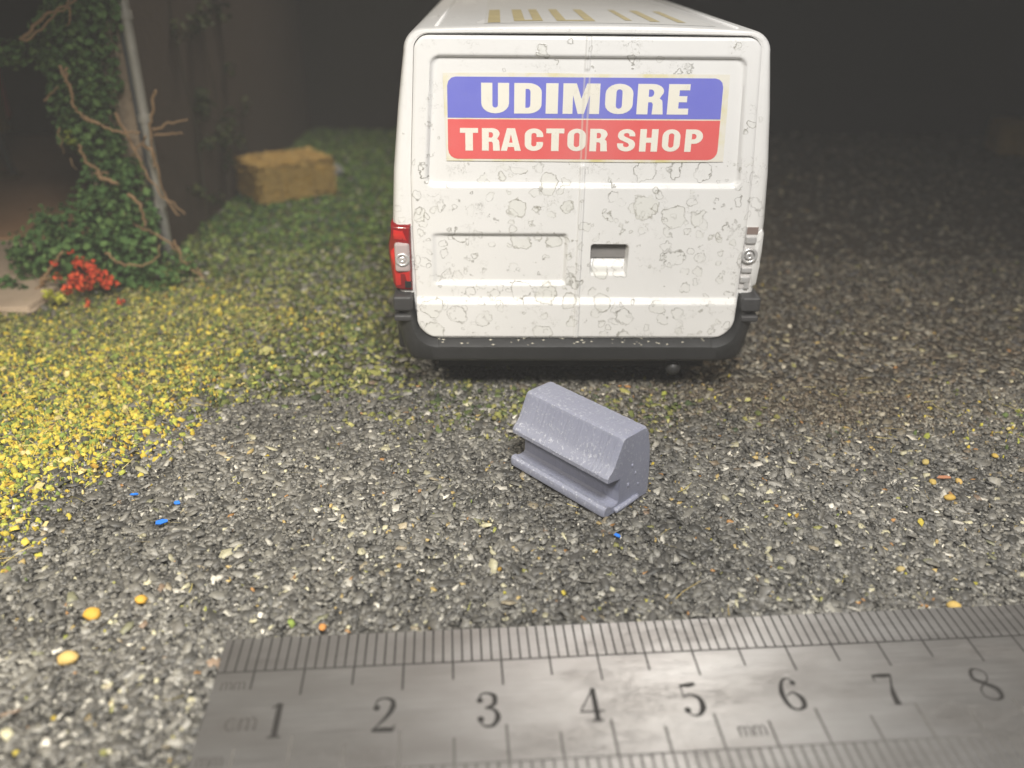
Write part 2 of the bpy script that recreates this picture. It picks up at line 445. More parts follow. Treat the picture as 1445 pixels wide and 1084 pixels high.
# grey slate gravel: dense near the viewer, coarser and sparser far away
parts = []
for n, y0, y1, h0, h1, smu, lf in ((60000, 4.2, 13.2, 6.5, 11.5, 0.088, 0.05), (110000, 4.2, 13.2, 6.5, 11.5, 0.050, 0.05), (44000, 13.2, 20, 11.0, 17, 0.13, 0.05), (30000, 20, 36, 16, 27, 0.20, 0.06)):
    x, y = scatter_points(n, y0, y1, h0, h1)
    parts.append((x, y, rng.lognormal(math.log(smu), 0.42, len(x))))
x = np.concatenate([p[0] for p in parts]); y = np.concatenate([p[1] for p in parts]); sz = np.concatenate([p[2] for p in parts])
yl, gr, br = zones(x, y)
pg = (1 - 0.84 * yl) * (1 - 0.80 * gr) * (1 - 0.45 * br)
k = free(x, y) & (rng.random(len(x)) < pg)
x, y, sz = x[k], y[k], np.clip(sz[k], 0.03, 0.22)
yl, gr, br = zones(x, y)
sz = sz * (1 - .32 * br)
cols = pick(*GREY, len(x)) * rng.uniform(0.8, 1.25, (len(x), 1))
big = (sz > .11) & (cols[:, 0] > 1.5 * cols[:, 2]); cols[big] = cols[big] * .4 + cols[big].mean(1, keepdims=True) * .5
cols = cols * np.array([1.02, 1.0, .945]) * (1 + .22 * np.sin(x * .9 + 1.7 * np.sin(y * .7)) * np.sin(y * 1.1 + .6))[:, None]
tint = np.stack([1 + .10 * br, 1 + .0 * br, 1 - .18 * br], 1); cols = cols * tint
bk = rng.random(len(x)) < br * 0.7; cols[bk] = pick(*BROW, bk.sum()) * rng.uniform(.8, 1.25, (bk.sum(), 1))
gk = rng.random(len(x)) < gr * 0.4; cols[gk] = pick(*GREN, gk.sum())
gravel = chips_mesh('slate_gravel', x, y, sz, rng.uniform(1.0, 2.6, len(x)), rng.uniform(0.012, 0.032, len(x)), R(17), np.clip(cols, 0, 0.8),
                    chip_material('slate_chips', 0.5, 0.55), 5, 0.045)
tag(gravel, 'grey slate gravel chips spread over the diorama ground', 'gravel', kind='stuff')

# yellow and green foam scatter
x, y = scatter_points(290000, 4.5, 20, 10.5, 17)
yl, gr, br = zones(x, y)
k = free(x, y) & (rng.random(len(x)) < np.maximum(yl, 0.0015))
x, y = x[k], y[k]
cols = pick(*YELL, len(x)) * rng.uniform(0.8, 1.2, (len(x), 1))
gf_ = np.clip((y - 11.2) / 3.6, 0, 1); gk = rng.random(len(x)) < gf_ * 0.8
cols[gk] = pick(*GREN, gk.sum())
flock = chips_mesh('yellow_ground_scatter', x, y, np.clip(rng.lognormal(math.log(0.052), 0.48, len(x)), .022, .17), rng.uniform(1, 1.8, len(x)),
                   rng.uniform(0.03, 0.07, len(x)), R(30), np.clip(cols, 0, .8), chip_material('foam_scatter', 0.85, 0.2), 5, 0.06, True)
tag(flock, 'yellow and lime foam scatter on the ground at the left', 'ground scatter', kind='stuff')

# green turf crumbs
x, y = scatter_points(150000, 10.5, 36, 9, 26)
yl, gr, br = zones(x, y)
k = free(x, y) & (rng.random(len(x)) < gr * (1 - yl) * 0.85)
x, y = x[k], y[k]
cols = pick(*GREN, len(x)) * rng.uniform(0.75, 1.25, (len(x), 1))
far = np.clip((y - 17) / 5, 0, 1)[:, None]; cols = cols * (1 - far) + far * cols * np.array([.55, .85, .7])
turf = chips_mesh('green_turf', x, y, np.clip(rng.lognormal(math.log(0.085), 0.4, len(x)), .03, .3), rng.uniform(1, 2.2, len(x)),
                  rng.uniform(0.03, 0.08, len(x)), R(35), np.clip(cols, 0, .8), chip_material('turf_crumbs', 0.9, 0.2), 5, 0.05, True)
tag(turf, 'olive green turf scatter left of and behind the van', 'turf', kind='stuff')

# straw fibres lying about
def fibres(name, n, sel, pal, lab, cat, length=0.2, width=0.010, up=0.15):
    x, y = scatter_points(n, 4.5, 22, 9.5, 18)
    w = sel(x, y); k = free(x, y) & (rng.random(len(x)) < w); x, y = x[k], y[k]; n = len(x)
    a = rng.uniform(0, 2 * np.pi, n); L = rng.lognormal(math.log(length), 0.4, n); rise = rng.normal(0.05, up, n) * L
    bend = rng.normal(0, .25, n)
    z = ground_z(x, y) + rng.uniform(0.04, 0.10, n)
    d = np.stack([np.cos(a), np.sin(a), 0 * a], 1); s = np.stack([-np.sin(a), np.cos(a), 0 * a], 1)
    p0 = np.stack([x, y, z], 1); V = []
    for t in (0, .5, 1):
        c = p0 + d * (L * t)[:, None] + s * (L * bend * t * t)[:, None] + np.array([0, 0, 1.]) * (np.abs(rise) * t)[:, None]
        ww = width * (1 - .5 * t)
        V += [c - s * ww * .5, c + s * ww * .5 + np.array([0, 0, ww * .4])]
    V = np.stack(V, 1).reshape(-1, 3)
    F = []
    for i in range(n):
        o = i * 6; F += [(o, o + 1, o + 3, o + 2), (o + 2, o + 3, o + 5, o + 4)]
    ob = mesh_obj(name, V, F, chip_material(name + '_fibre', 0.7, 0.3))
    ca = ob.data.color_attributes.new('col', 'FLOAT_COLOR', 'POINT')
    cc = np.repeat(np.concatenate([pick(*pal, n) * rng.uniform(.8, 1.2, (n, 1)), np.ones((n, 1))], 1), 6, 0)
    ca.data.foreach_set('color', cc.astype(np.float32).ravel())
    return tag(ob, lab, cat, kind='stuff')
STRAW = ([(.55, .46, .18), (.48, .40, .10), (.40, .30, .10), (.30, .30, .08)], [4, 4, 2, 2])
fibres('straw_fibres', 40000, lambda x, y: np.clip(zones(x, y)[0] * .8 + .006 + .12 * np.exp(-((x - 6.4) / 1.8) ** 2 - ((y - 12) / 1.2) ** 2), 0, 1), STRAW,
       'thin pale straw fibres lying over the scatter and gravel', 'straw')

# ------------------------------------------------------------------ the steel ruler
def ruler_material():
    m, nt, b = nmat('brushed_steel')
    co = objco(nt)
    st = noise(nt, mapping(nt, co, (0.7, 26, 26)), 1.6, 6, 0.6)
    fine = noise(nt, mapping(nt, co, (1.5, 90, 90)), 1.6, 3, 0.6)
    blot = noise(nt, mapping(nt, co, (0.6, 1.5, 1)), 1.1, 4)
    c = mixc(nt, st, (0.27, 0.262, 0.252), (0.47, 0.458, 0.445))
    c = mixc(nt, math_n(nt, 'MULTIPLY_ADD', blot, 2.2, -0.65, clamp=True), c, (0.25, 0.235, 0.22))
    nt.links.new(c, b.inputs['Base Color'])
    b.inputs['Metallic'].default_value = 0.80
    nt.links.new(math_n(nt, 'MULTIPLY_ADD', st, 0.26, 0.24), b.inputs['Roughness'])
    scr = noise(nt, mapping(nt, co, (1.2, 9, 9), (0, 0, R(14))), 2.6, 5, 0.7, 1.2)
    scr = math_n(nt, 'SUBTRACT', 1.0, math_n(nt, 'MULTIPLY', math_n(nt, 'ABSOLUTE', math_n(nt, 'SUBTRACT', scr, 0.5)), 120.0), clamp=True)
    scr = math_n(nt, 'MULTIPLY', scr, math_n(nt, 'MULTIPLY_ADD', blot, 8.0, -4.2, clamp=True))
    h = math_n(nt, 'ADD', math_n(nt, 'MULTIPLY', st, 0.7), fine)
    bump(nt, b, math_n(nt, 'SUBTRACT', h, math_n(nt, 'MULTIPLY', scr, 0.8)), 0.30, 0.006)
    return m
M_steel = ruler_material()
M_ink = plain('engraved_dark_line', (0.018, 0.016, 0.014), 0.8, 0.0, 0.5, 8)
M_inkl = plain('worn_engraved_line', (0.10, 0.094, 0.085), 0.7, 0.0, 0.5, 9)
S = 1.015                                           # 1 cm on the ruler
RW, RT_ = 2.22, 0.075
ruler = empty('steel_ruler', (RUL_O.x, RUL_O.y, 0.05), RUL_A)
tag(ruler, 'brushed steel ruler with engraved centimetre numbers lying on the gravel', 'ruler')
bm = bmesh.new(); box_bm(bm, (0, -RW, 0), (15.3 * S, 0, RT_), 0.012, 2)
bm_obj('blade', bm, M_steel, ruler)
def flat_quads(name, quads, mat, parent, z):
    V, F = [], []
    for q in quads:
        o = len(V); V += [(x, y, z) for x, y in q] ; F.append(tuple(range(o, o + len(q))))
    return mesh_obj(name, V, F, mat, parent)
def tick(x, y0, y1, w):
    j = random.uniform(-.12, .12) * w
    return [(x - w / 2 + j, y0), (x + w / 2 + j, y0), (x + w / 2 + j, y1), (x - w / 2 + j, y1)]
zt = RT_ + 0.0015; OFF = -0.125
BAND = 0.48
up_t = [tick(i * .1 * S + OFF, -BAND, -0.012, 0.019) for i in range(2, 153)]
lo_t = [tick(i * .1 * S + OFF, -RW + .012, -RW + .49, 0.024) for i in range(2, 153)]
o = flat_quads('upper_millimetre_ticks', up_t, M_ink, ruler, zt); tag(o, kind='stuff')
o = flat_quads('lower_millimetre_ticks', lo_t, M_inkl, ruler, zt); tag(o, kind='stuff')
flat_quads('upper_scale_line', [[(0, -BAND - .008), (15.25 * S, -BAND - .008), (15.25 * S, -BAND + .008), (0, -BAND + .008)]], M_ink, ruler, zt + .001)
flat_quads('lower_scale_line', [[(0, -RW + .482), (15.25 * S, -RW + .482), (15.25 * S, -RW + .496), (0, -RW + .496)]], M_inkl, ruler, zt + .001)
for i in range(1, 31):
    if i * .5 > 10.5: break
    l = 0.34 if i % 2 == 0 else 0.24
    flat_quads('half_centimetre_tick', [tick(i * .5 * S + OFF, -BAND - l, -BAND - .009, 0.019)], M_ink, ruler, zt)
    l2 = 0.42 if i % 2 == 0 else 0.30
    flat_quads('half_centimetre_tick', [tick(i * .5 * S + OFF, -RW + .497, -RW + .49 + l2, 0.028)], M_inkl, ruler, zt)

def ribbon(pts, ws, n=7):
    """stroke of varying width along a smooth line, in 2D"""
    c = catmull([(p[0], p[1], 0) for p in pts], n)
    m = len(c); L = []; Rr = []
    for i, p in enumerate(c):
        t = (c[min(i + 1, m - 1)] - c[max(i - 1, 0)]).normalized()
        f = i / (m - 1) * (len(ws) - 1); k = min(int(f), len(ws) - 2); w = ws[k] + (ws[k + 1] - ws[k]) * (f - k)
        nrm = Vector((-t.y, t.x, 0)); L.append(p + nrm * w / 2); Rr.append(p - nrm * w / 2)
    return L, Rr
def dot(cx, cy, r, n=12):
    return [(cx + math.cos(2 * math.pi * i / n) * r, cy + math.sin(2 * math.pi * i / n) * r) for i in range(n)]
NUM = {   # unit height 1, width about .6 ; strokes (points, widths), dots
 '1': ([([(.30, .98), (.30, .5), (.30, .02)], [.15, .15, .15]), ([(.12, .86), (.20, .90), (.30, .98)], [.03, .05, .10]), ([(.14, .02), (.46, .02)], [.05, .05])], []),
 '2': ([([(.08, .72), (.14, .92), (.32, .98), (.50, .90), (.52, .70), (.40, .46), (.20, .22), (.06, .06)], [.03, .05, .05, .10, .15, .10, .05, .04]), ([(.05, .06), (.30, .07), (.56, .06)], [.08, .13, .13]), ([(.56, .06), (.58, .22)], [.06, .02])], [(.13, .70, .085)]),
 '3': ([([(.08, .78), (.16, .95), (.32, .98), (.48, .88), (.46, .64), (.24, .54)], [.03, .05, .06, .13, .12, .04]), ([(.24, .54), (.46, .48), (.54, .26), (.42, .05), (.22, .02), (.08, .18)], [.04, .08, .15, .10, .05, .03])], [(.12, .77, .08), (.12, .22, .085)]),
 '4': ([([(.42, .98), (.42, .5), (.42, .02)], [.13, .13, .13]), ([(.42, .98), (.22, .62), (.02, .30)], [.04, .04, .03]), ([(.02, .29), (.3, .29), (.62, .29)], [.05, .05, .05]), ([(.28, .02), (.56, .02)], [.05, .05])], []),
 '5': ([([(.12, .96), (.12, .56)], [.04, .03]), ([(.10, .92), (.3, .92), (.50, .96)], [.05, .13, .10]), ([(.12, .56), (.30, .64), (.50, .50), (.52, .24), (.38, .04), (.20, .03), (.08, .18)], [.03, .05, .12, .16, .08, .04, .03])], [(.12, .18, .085)]),
 '6': ([([(.50, .86), (.38, .98), (.20, .88), (.08, .52), (.14, .14), (.32, .02)], [.03, .04, .08, .14, .10, .05]), ([(.32, .02), (.50, .12), (.52, .36), (.36, .54), (.18, .44)], [.05, .12, .14, .05, .03])], [(.47, .83, .075)]),
 '7': ([([(.06, .92), (.3, .92), (.56, .92)], [.06, .13, .10]), ([(.07, .92), (.06, .74)], [.05, .02]), ([(.56, .94), (.42, .6), (.34, .3), (.32, .02)], [.03, .06, .14, .17])], []),
 '8': ([([(.30, .52), (.10, .70), (.18, .94), (.34, .98), (.50, .86), (.46, .66), (.30, .52)], [.12, .12, .08, .05, .04, .04, .04]), ([(.30, .52), (.52, .34), (.50, .10), (.30, .02), (.10, .12), (.10, .34), (.30, .52)], [.12, .16, .10, .05, .04, .04, .04])], []),
 '9': ([([(.10, .14), (.22, .02), (.40, .12), (.52, .48), (.46, .86), (.28, .98)], [.03, .04, .08, .14, .10, .05]), ([(.28, .98), (.10, .88), (.08, .64), (.24, .46), (.42, .56)], [.05, .12, .14, .05, .03])], [(.13, .17, .075)]),
 'c': ([([(.50, .62), (.28, .72), (.08, .40), (.26, .04), (.52, .16)], [.05, .06, .12, .06, .05])], []),
 'm': ([([(.08, .70), (.08, .02)], [.11, .11]), ([(.08, .55), (.28, .70), (.40, .5), (.40, .02)], [.04, .07, .10, .11]), ([(.40, .55), (.60, .70), (.72, .5), (.72, .02)], [.04, .07, .10, .11])], []),
}
def glyph(name, ch, x, y, h, mat, parent, z, wscale=1.0):
    strokes, dots = NUM[ch]; V, F = [], []; lvl = 0
    for pts, ws in strokes:
        L, Rr = ribbon(pts, ws); o = len(V); n = len(L)
        for p in L + Rr: V.append((x + p.x * h * wscale, y + p.y * h, z + lvl * 0.0006))
        F += [(o + i, o + i + 1, o + n + i + 1, o + n + i) for i in range(n - 1)]; lvl += 1
    for cx_, cy_, r in dots:
        o = len(V); V += [(x + a * h * wscale, y + b_ * h, z + lvl * 0.0006) for a, b_ in dot(cx_, cy_, r)]; F.append(tuple(range(o, len(V)))); lvl += 1
    return mesh_obj(name, V, F, mat, parent)
for n in range(1, 10):
    glyph('numeral', str(n), (n - .14) * S - .15 + OFF, -1.33, 0.42, M_ink, ruler, zt, 0.95)
M_word = plain('worn_lettering', (.055, .05, .045), .7, 0, .6, 12)
def word(txt, x, y, h, mat, sp=0.62):
    for ch in txt:
        glyph('letter', ch, x, y, h, mat, ruler, zt); x += h * (0.85 if ch == 'm' else sp)
word('cm', .22, -1.23, .22, M_word)
word('mm', .08, -.72, .15, M_word)
word('mm', 5.17 * S + OFF, -1.60, .17, M_word)
word('mm', .06, -1.62, .15, M_word)

# ------------------------------------------------------------------ the grey resin block
def resin_material():
    m, nt, b = nmat('grey_printed_resin')
    co = objco(nt)
    at_ = nt.nodes.new('ShaderNodeAttribute'); at_.attribute_name = 'residue'
    n1 = noise(nt, co, 3.0, 5)
    c = mixc(nt, n1, (0.205, 0.216, 0.285), (0.25, 0.262, 0.335))
    n2 = noise(nt, co, 20.0, 5, 0.65)
    spk = math_n(nt, 'MULTIPLY', math_n(nt, 'MULTIPLY_ADD', n2, 14.0, -7.9, clamp=True), at_.outputs['Fac'])
    n3 = math_n(nt, 'MULTIPLY_ADD', noise(nt, co, 26.0, 2), 14.0, -8.9, clamp=True)
    spk = math_n(nt, 'MAXIMUM', spk, math_n(nt, 'MULTIPLY', n3, math_n(nt, 'MULTIPLY_ADD', at_.outputs['Fac'], .9, .03)))
    c = mixc(nt, math_n(nt, 'MULTIPLY_ADD', noise(nt, mapping(nt, co, (30, 1.5, 1.0)), 1.0, 2), 0.5, -0.12, clamp=True), c, (0.16, 0.165, 0.215))
    c = mixc(nt, math_n(nt, 'MULTIPLY', at_.outputs['Fac'], 0.3), c, (0.40, 0.41, 0.47))
    c = mixc(nt, math_n(nt, 'MULTIPLY', spk, 0.55), c, (0.72, 0.73, 0.78))
    nt.links.new(c, b.inputs['Base Color'])
    nt.links.new(math_n(nt, 'MULTIPLY_ADD', spk, -0.25, 0.46), b.inputs['Roughness'])
    b.inputs['Subsurface Weight'].default_value = 0.12
    b.inputs['Subsurface Radius'].default_value = (0.06, 0.06, 0.08)
    lines = noise(nt, mapping(nt, co, (30, 1.5, 1.0)), 1.0, 2)
    h = math_n(nt, 'ADD', math_n(nt, 'MULTIPLY', lines, 1.1), math_n(nt, 'MULTIPLY', spk, 1.0))
    h = math_n(nt, 'ADD', h, math_n(nt, 'MULTIPLY', noise(nt, co, 30, 3), 0.15))
    bump(nt, b, h, 0.45, 0.018)
    return m
M_resin = resin_material()
prof = [(.04, 0), (.0, .0), (-.025, .03), (-.03, .09), (-.015, .13), (.025, .155), (.075, .145), (.11, .115), (.17, .105), (.235, .115), (.26, .15), (.26, .49), (.245, .515), (.10, .535), (.012, .545),
        (.0, .557), (.0, .61), (.03, .65), (.09, .70), (.13, .765), (.262, 1.06), (.28, 1.095), (.31, 1.115), (.37, 1.12), (.70, 1.12), (.745, 1.115), (.77, 1.09), (.80, 1.02), (.855, .80), (.885, .55), (.895, .25), (.89, .06), (.87, 0)]
resd = [.2, .2, .3, .4, .8, 1, .8, .5, .2, 0, 0, 0, .1, .4, .6, .9, .9, 1, 1, .6, .12, .6, .8, .5, .25, .8, .6, .1, 0, 0, 0, .2, .2]
LEN = 1.79; NS = 44; npf = len(prof)
V, F, RS = [], [], []
for i in range(NS + 1):
    t = i / NS; xx = t * LEN
    for j, (a, c) in enumerate(prof):
        w = 0.0016 * math.sin(xx * 31 + j) + 0.0016 * math.sin(xx * 57 + j * 2.1)
        sh = 0.93 if i in (0, NS) else (0.985 if i in (1, NS - 1) else 1.0)
        cy0, cz0 = .45, .55
        xo = xx if 0 < i < NS else (0.0 if i == 0 else LEN)
        V.append((xo, cy0 + (a - cy0) * (1 if sh == 1 else 1 - (1 - sh) * .35) + w * .6 * resd[j], max(0, cz0 + (c - cz0) * (1 if sh == 1 else 1 - (1 - sh) * .35) + w * resd[j])))
        RS.append(resd[j])
xs_ = [0.0, 0.022] + list(np.linspace(0.06, LEN - 0.06, NS - 3)) + [LEN - 0.022, LEN]
for i in range(NS + 1):
    for j in range(npf):
        v = V[i * npf + j]; V[i * npf + j] = (xs_[i], v[1], v[2])
for i in range(NS):
    for j in range(npf):
        j2 = (j + 1) % npf
        F.append((i * npf + j, (i + 1) * npf + j, (i + 1) * npf + j2, i * npf + j2))
F.append(tuple(range(npf))); F.append(tuple(NS * npf + j for j in range(npf - 1, -1, -1)))
block = empty('resin_block', (BLK_O.x, BLK_O.y, 0.05), BLK_A)
tag(block, 'small grey resin block with a long front groove standing behind the ruler', 'resin part')
ob = mesh_obj('block_body', V, F, M_resin, block, smooth=True)
ob.data.set_sharp_from_angle(angle=R(27))
ra = ob.data.attributes.new('residue', 'FLOAT', 'POINT'); ra.data.foreach_set('value', np.array(RS, np.float32))
def resin_bit(name, verts, faces):
    o = mesh_obj(name, verts, faces, M_resin, block, smooth=True)
    a = o.data.attributes.new('residue', 'FLOAT', 'POINT'); a.data.foreach_set('value', np.full(len(verts), .4, np.float32))
tv, tf = tube(catmull([(LEN + .01, .18, .05), (LEN + .015, .40, .06), (LEN + .012, .66, .075)], 4), .045, .04, 8); resin_bit('foot_ridge', tv, tf)
for (yy, zz, rr) in ((.50, .62, .022), (.44, .34, .026), (.58, .47, .018), (.66, .26, .018)):
    bm = bmesh.new(); bmesh.ops.create_uvsphere(bm, u_segments=10, v_segments=6, radius=rr)
    vs = [(LEN + v.co.x * .7, yy + v.co.y, zz + v.co.z * 1.4) for v in bm.verts]; fs = [tuple(v.index for v in f.verts) for f in bm.faces]; bm.free()
    resin_bit('support_nub', vs, fs)

# ------------------------------------------------------------------ the white toy van
YAW = R(1.2)
V0 = gnd(812, 562)
van_o = Vector((V0.x - 0.06 * math.cos(YAW), V0.y, 0.0))
van = empty('toy_van', van_o, YAW)
tag(van, 'white die-cast toy delivery van with peeling paint seen from behind', 'toy van')

SIDE = [(.75, 2.55), (1.2, 2.76), (1.9, 2.84), (2.5, 2.875), (3.05, 2.865), (3.8, 2.81), (4.7, 2.70), (5.2, 2.625), (5.45, 2.585)]
def xo(z):          # outer edge of the rear doors
    return float(np.interp(z, [1.2, 1.75, 3.0, 3.7, 5.6], [2.52, 2.53, 2.545, 2.535, 2.41]))
def outline(kind):
    P = []
    if kind == 'body':
        for z, x_ in SIDE: P.append((x_, z))
        c = (2.585 - .30, 5.45)
        for i in range(1, 8):
            a = i / 8 * math.pi / 2; P.append((c[0] + .30 * math.cos(a), c[1] + .30 * math.sin(a)))
        for i in range(0, 9):
            x_ = c[0] * (1 - i / 8); P.append((x_, 5.75 + .05 * (1 - (x_ / c[0]) ** 2)))
    else:
        for z, x_ in SIDE: P.append((xo(z) + .010, min(z, 5.46)))
        c = (xo(5.46) + .010 - .21, 5.465)
        for i in range(1, 8):
            a = i / 8 * math.pi / 2; P.append((c[0] + .21 * math.cos(a), c[1] + .215 * math.sin(a)))
        for i in range(0, 9):
            x_ = c[0] * (1 - i / 8); P.append((x_, 5.685 + .012 * (1 - (x_ / c[0]) ** 2)))
    return P
OB, OD = outline('body'), outline('door')
def full(P): return P + [(-x_, z) for x_, z in P[-2::-1]]
OB, OD = full(OB), full(OD); m_ = len(OB)
def lerp2(A, B, t): return [(a[0] + (b_[0] - a[0]) * t, a[1] + (b_[1] - a[1]) * t) for a, b_ in zip(A, B)]
rings = [(OD, .30), (OD, .02), (lerp2(OB, OD, .80), .0), (lerp2(OB, OD, .45), .0), (lerp2(OB, OD, .26), .022), (lerp2(OB, OD, .12), .07), (lerp2(OB, OD, .03), .15), (OB, .26)]
for yy in (1.5, 3, 5, 7, 8.6, 9.4): rings.append((OB, yy))
for yy, zt_, wsc in ((10.3, 4.9, .985), (11.3, 3.65, .975), (12.2, 3.1, .96), (13.0, 2.75, .93), (13.35, 2.3, .86)):
    rings.append(([(x_ * wsc * (1 if z < 2.6 else 1 - .03 * (z - 2.6) / 3), z if z < 1.6 else 1.6 + (z - 1.6) * (zt_ - 1.6) / (5.8 - 1.6)) for x_, z in OB], yy))
V, F = [], []
for P, yy in rings: V += [(x_, yy, z) for x_, z in P]
for i in range(len(rings) - 1):
    for j in range(m_ - 1): F.append((i * m_ + j, (i + 1) * m_ + j, (i + 1) * m_ + j + 1, i * m_ + j + 1))
F.append(tuple(range(m_))); F.append(tuple((len(rings) - 1) * m_ + j for j in range(m_ - 1, -1, -1)))
body = mesh_obj('van_body', V, F, M_paint_body, van, smooth=True); body.data.set_sharp_from_angle(angle=R(40))

# rear doors: pressed panels as fine height surfaces
def rr_dist(x_, z, x0, x1, z0, z1, r):
    """signed distance to a rounded rectangle, negative inside"""
    cx_, cz_ = (x0 + x1) / 2, (z0 + z1) / 2
    qx, qz = abs(x_ - cx_) - (x1 - x0) / 2 + r, abs(z - cz_) - (z1 - z0) / 2 + r
    return math.hypot(max(qx, 0), max(qz, 0)) + min(max(qx, qz), 0) - r
def door_out(x_, z):
    o = .05
    half = 2.20 + (5.42 - z) * .07
    o -= .065 * (1 - sstep(-.045, .0, rr_dist(x_, z, -half, half + .03, 3.58, 5.42, .14)))
    o += .085 * (1 - sstep(1.745, 1.84, z))                                  # lower step
    d = rr_dist(x_, z, -2.27, -.17, 2.03, 2.88, .07)
    f = sstep(-2.35, -1.95, x_) if x_ < -1.9 else 1
    o -= .062 * (1 - sstep(-.07, .0, d)) * (.35 + .65 * f)
    d = rr_dist(x_, z, .175, .755, 2.2, 2.7, .05)
    dep = .15 if z > 2.44 else .15 - .075 * sstep(2.44, 2.30, z)
    o -= dep * (1 - sstep(-.022, .0, d))
    ax_ = abs(x_)
    o += (.006 if 3.9 < z < 5.22 else .022) * (1 - sstep(.026, .045, ax_))     # bead along the seam
    return o
Z0, Z1 = 1.17, 5.665
def door_edge(z):
    e = xo(z)
    if z < Z0 + .33: e = e - .33 + math.sqrt(max(.33 ** 2 - (Z0 + .33 - z) ** 2, 0))
    if z > Z1 - .19: e = e - .19 + math.sqrt(max(.19 ** 2 - (z - Z1 + .19) ** 2, 0))
    return e
doors = []
for s in (-1, 1):
    NXd, NZd = 120, 210
    zs = sorted(set([Z0 + (Z1 - Z0) * i / NZd for i in range(NZd + 1)] + [Z0 + .33 * (1 - math.cos(math.pi / 2 * i / 14)) for i in range(15)] + [Z1 - .19 * (1 - math.cos(math.pi / 2 * i / 10)) for i in range(11)]))
    V, F = [], []
    cols_ = [0.0] + [(i / NXd) for i in range(NXd + 1)] + [1.0]
    for zi, z in enumerate([zs[0]] + zs + [zs[-1]]):
        e = door_edge(z); rim_row = zi in (0, len(zs) + 1)
        for ci, t in enumerate(cols_):
            x_ = s * (.0008 + (e - .0008) * t ** 1.25)
            edge = min((e - abs(x_)), 9.0, z - Z0 + .0, Z1 - z)
            o = door_out(x_, z) - .022 * (1 - sstep(0, .035, max(edge, 0)))
            if rim_row or ci in (0, len(cols_) - 1): o = -.16
            V.append((x_, -o, z))
    nc = len(cols_)
    for i in range(len(zs) + 1):
        for j in range(nc - 1):
            q = (i * nc + j, i * nc + j + 1, (i + 1) * nc + j + 1, (i + 1) * nc + j)
            F.append(q if s > 0 else q[::-1])
    d = mesh_obj('rear_door', V, F, M_paint, van, smooth=True)
    d.data.set_sharp_from_angle(angle=R(50)); doors.append(d)
tag(doors[0], 'left rear door with a long pressed number plate recess'); tag(doors[1], 'right rear door with a square handle recess')
box_obj('handle', (.20, .072, 2.455), (.735, .095, 2.67), M_handle, doors[1], .006)

# --- sticker with lettering
def curve_fill(name, loops, mat, parent, y, thick=0.0025):
    """filled flat outline (with holes) in the x-z plane, as a mesh"""
    cu = bpy.data.curves.new(name, 'CURVE'); cu.dimensions = '2D'; cu.fill_mode = 'BOTH'; cu.extrude = thick
    for lp in loops:
        sp = cu.splines.new('POLY'); sp.points.add(len(lp) - 1); sp.use_cyclic_u = True
        for p, (a, c) in zip(sp.points, lp): p.co = (a, c, 0, 1)
    tmp = bpy.data.objects.new('tmp', cu); COL.objects.link(tmp)
    me = bpy.data.meshes.new_from_object(tmp.evaluated_get(bpy.context.evaluated_depsgraph_get()))
    bpy.data.objects.remove(tmp); bpy.data.curves.remove(cu)
    me.transform(Matrix(((1, 0, 0, 0), (0, 0, -1, y), (0, 1, 0, 0), (0, 0, 0, 1))))
    me.materials.clear(); me.materials.append(mat); me.name = name
    return link(bpy.data.objects.new(name, me), parent)
def rrect(x0, z0, x1, z1, r, corners='abcd', n=6):
    P = []
    for key, cx_, cz_, a0 in (('a', x1, z1, 0), ('b', x0, z1, 90), ('c', x0, z0, 180), ('d', x1, z0, 270)):
        sx = -1 if cx_ == x1 else 1; sz_ = -1 if cz_ == z1 else 1
        if key in corners:
            for i in range(n + 1):
                a = R(a0 + 90 * i / n); P.append((cx_ + sx * r + r * math.cos(a), cz_ + sz_ * r + r * math.sin(a)))
        else: P.append((cx_, cz_))
    return P
sticker = curve_fill('sign_sticker', [[(-2.03, 5.175), (-1.2, 5.185), (.4, 5.175), (2.02, 5.18), (2.07, 3.96), (1.0, 3.945), (-.5, 3.95), (-2.005, 3.955)][::-1]], M_back, van, .002, .002)
tag(sticker, 'blue and red shop sign sticker on the rear doors')
def shear(P): return [(a + .03 * (4.55 - c) * (1 if a > 0 else -.3), c) for a, c in P]
curve_fill('blue_panel', [shear(rrect(-1.975, 4.568, 1.955, 5.128, .12, 'ab', 3))], M_blue_st, sticker, -.002, .0015)
curve_fill('red_panel', [shear(rrect(-1.975, 3.985, 1.955, 4.548, .14, 'cd', 4))], M_red_st, sticker, -.002, .0015)
def el(cx_, cz_, rx, rz, a0, a1, n=10):
    return [(cx_ + rx * math.cos(R(a0 + (a1 - a0) * i / n)), cz_ + rz * math.sin(R(a0 + (a1 - a0) * i / n))) for i in range(n + 1)]
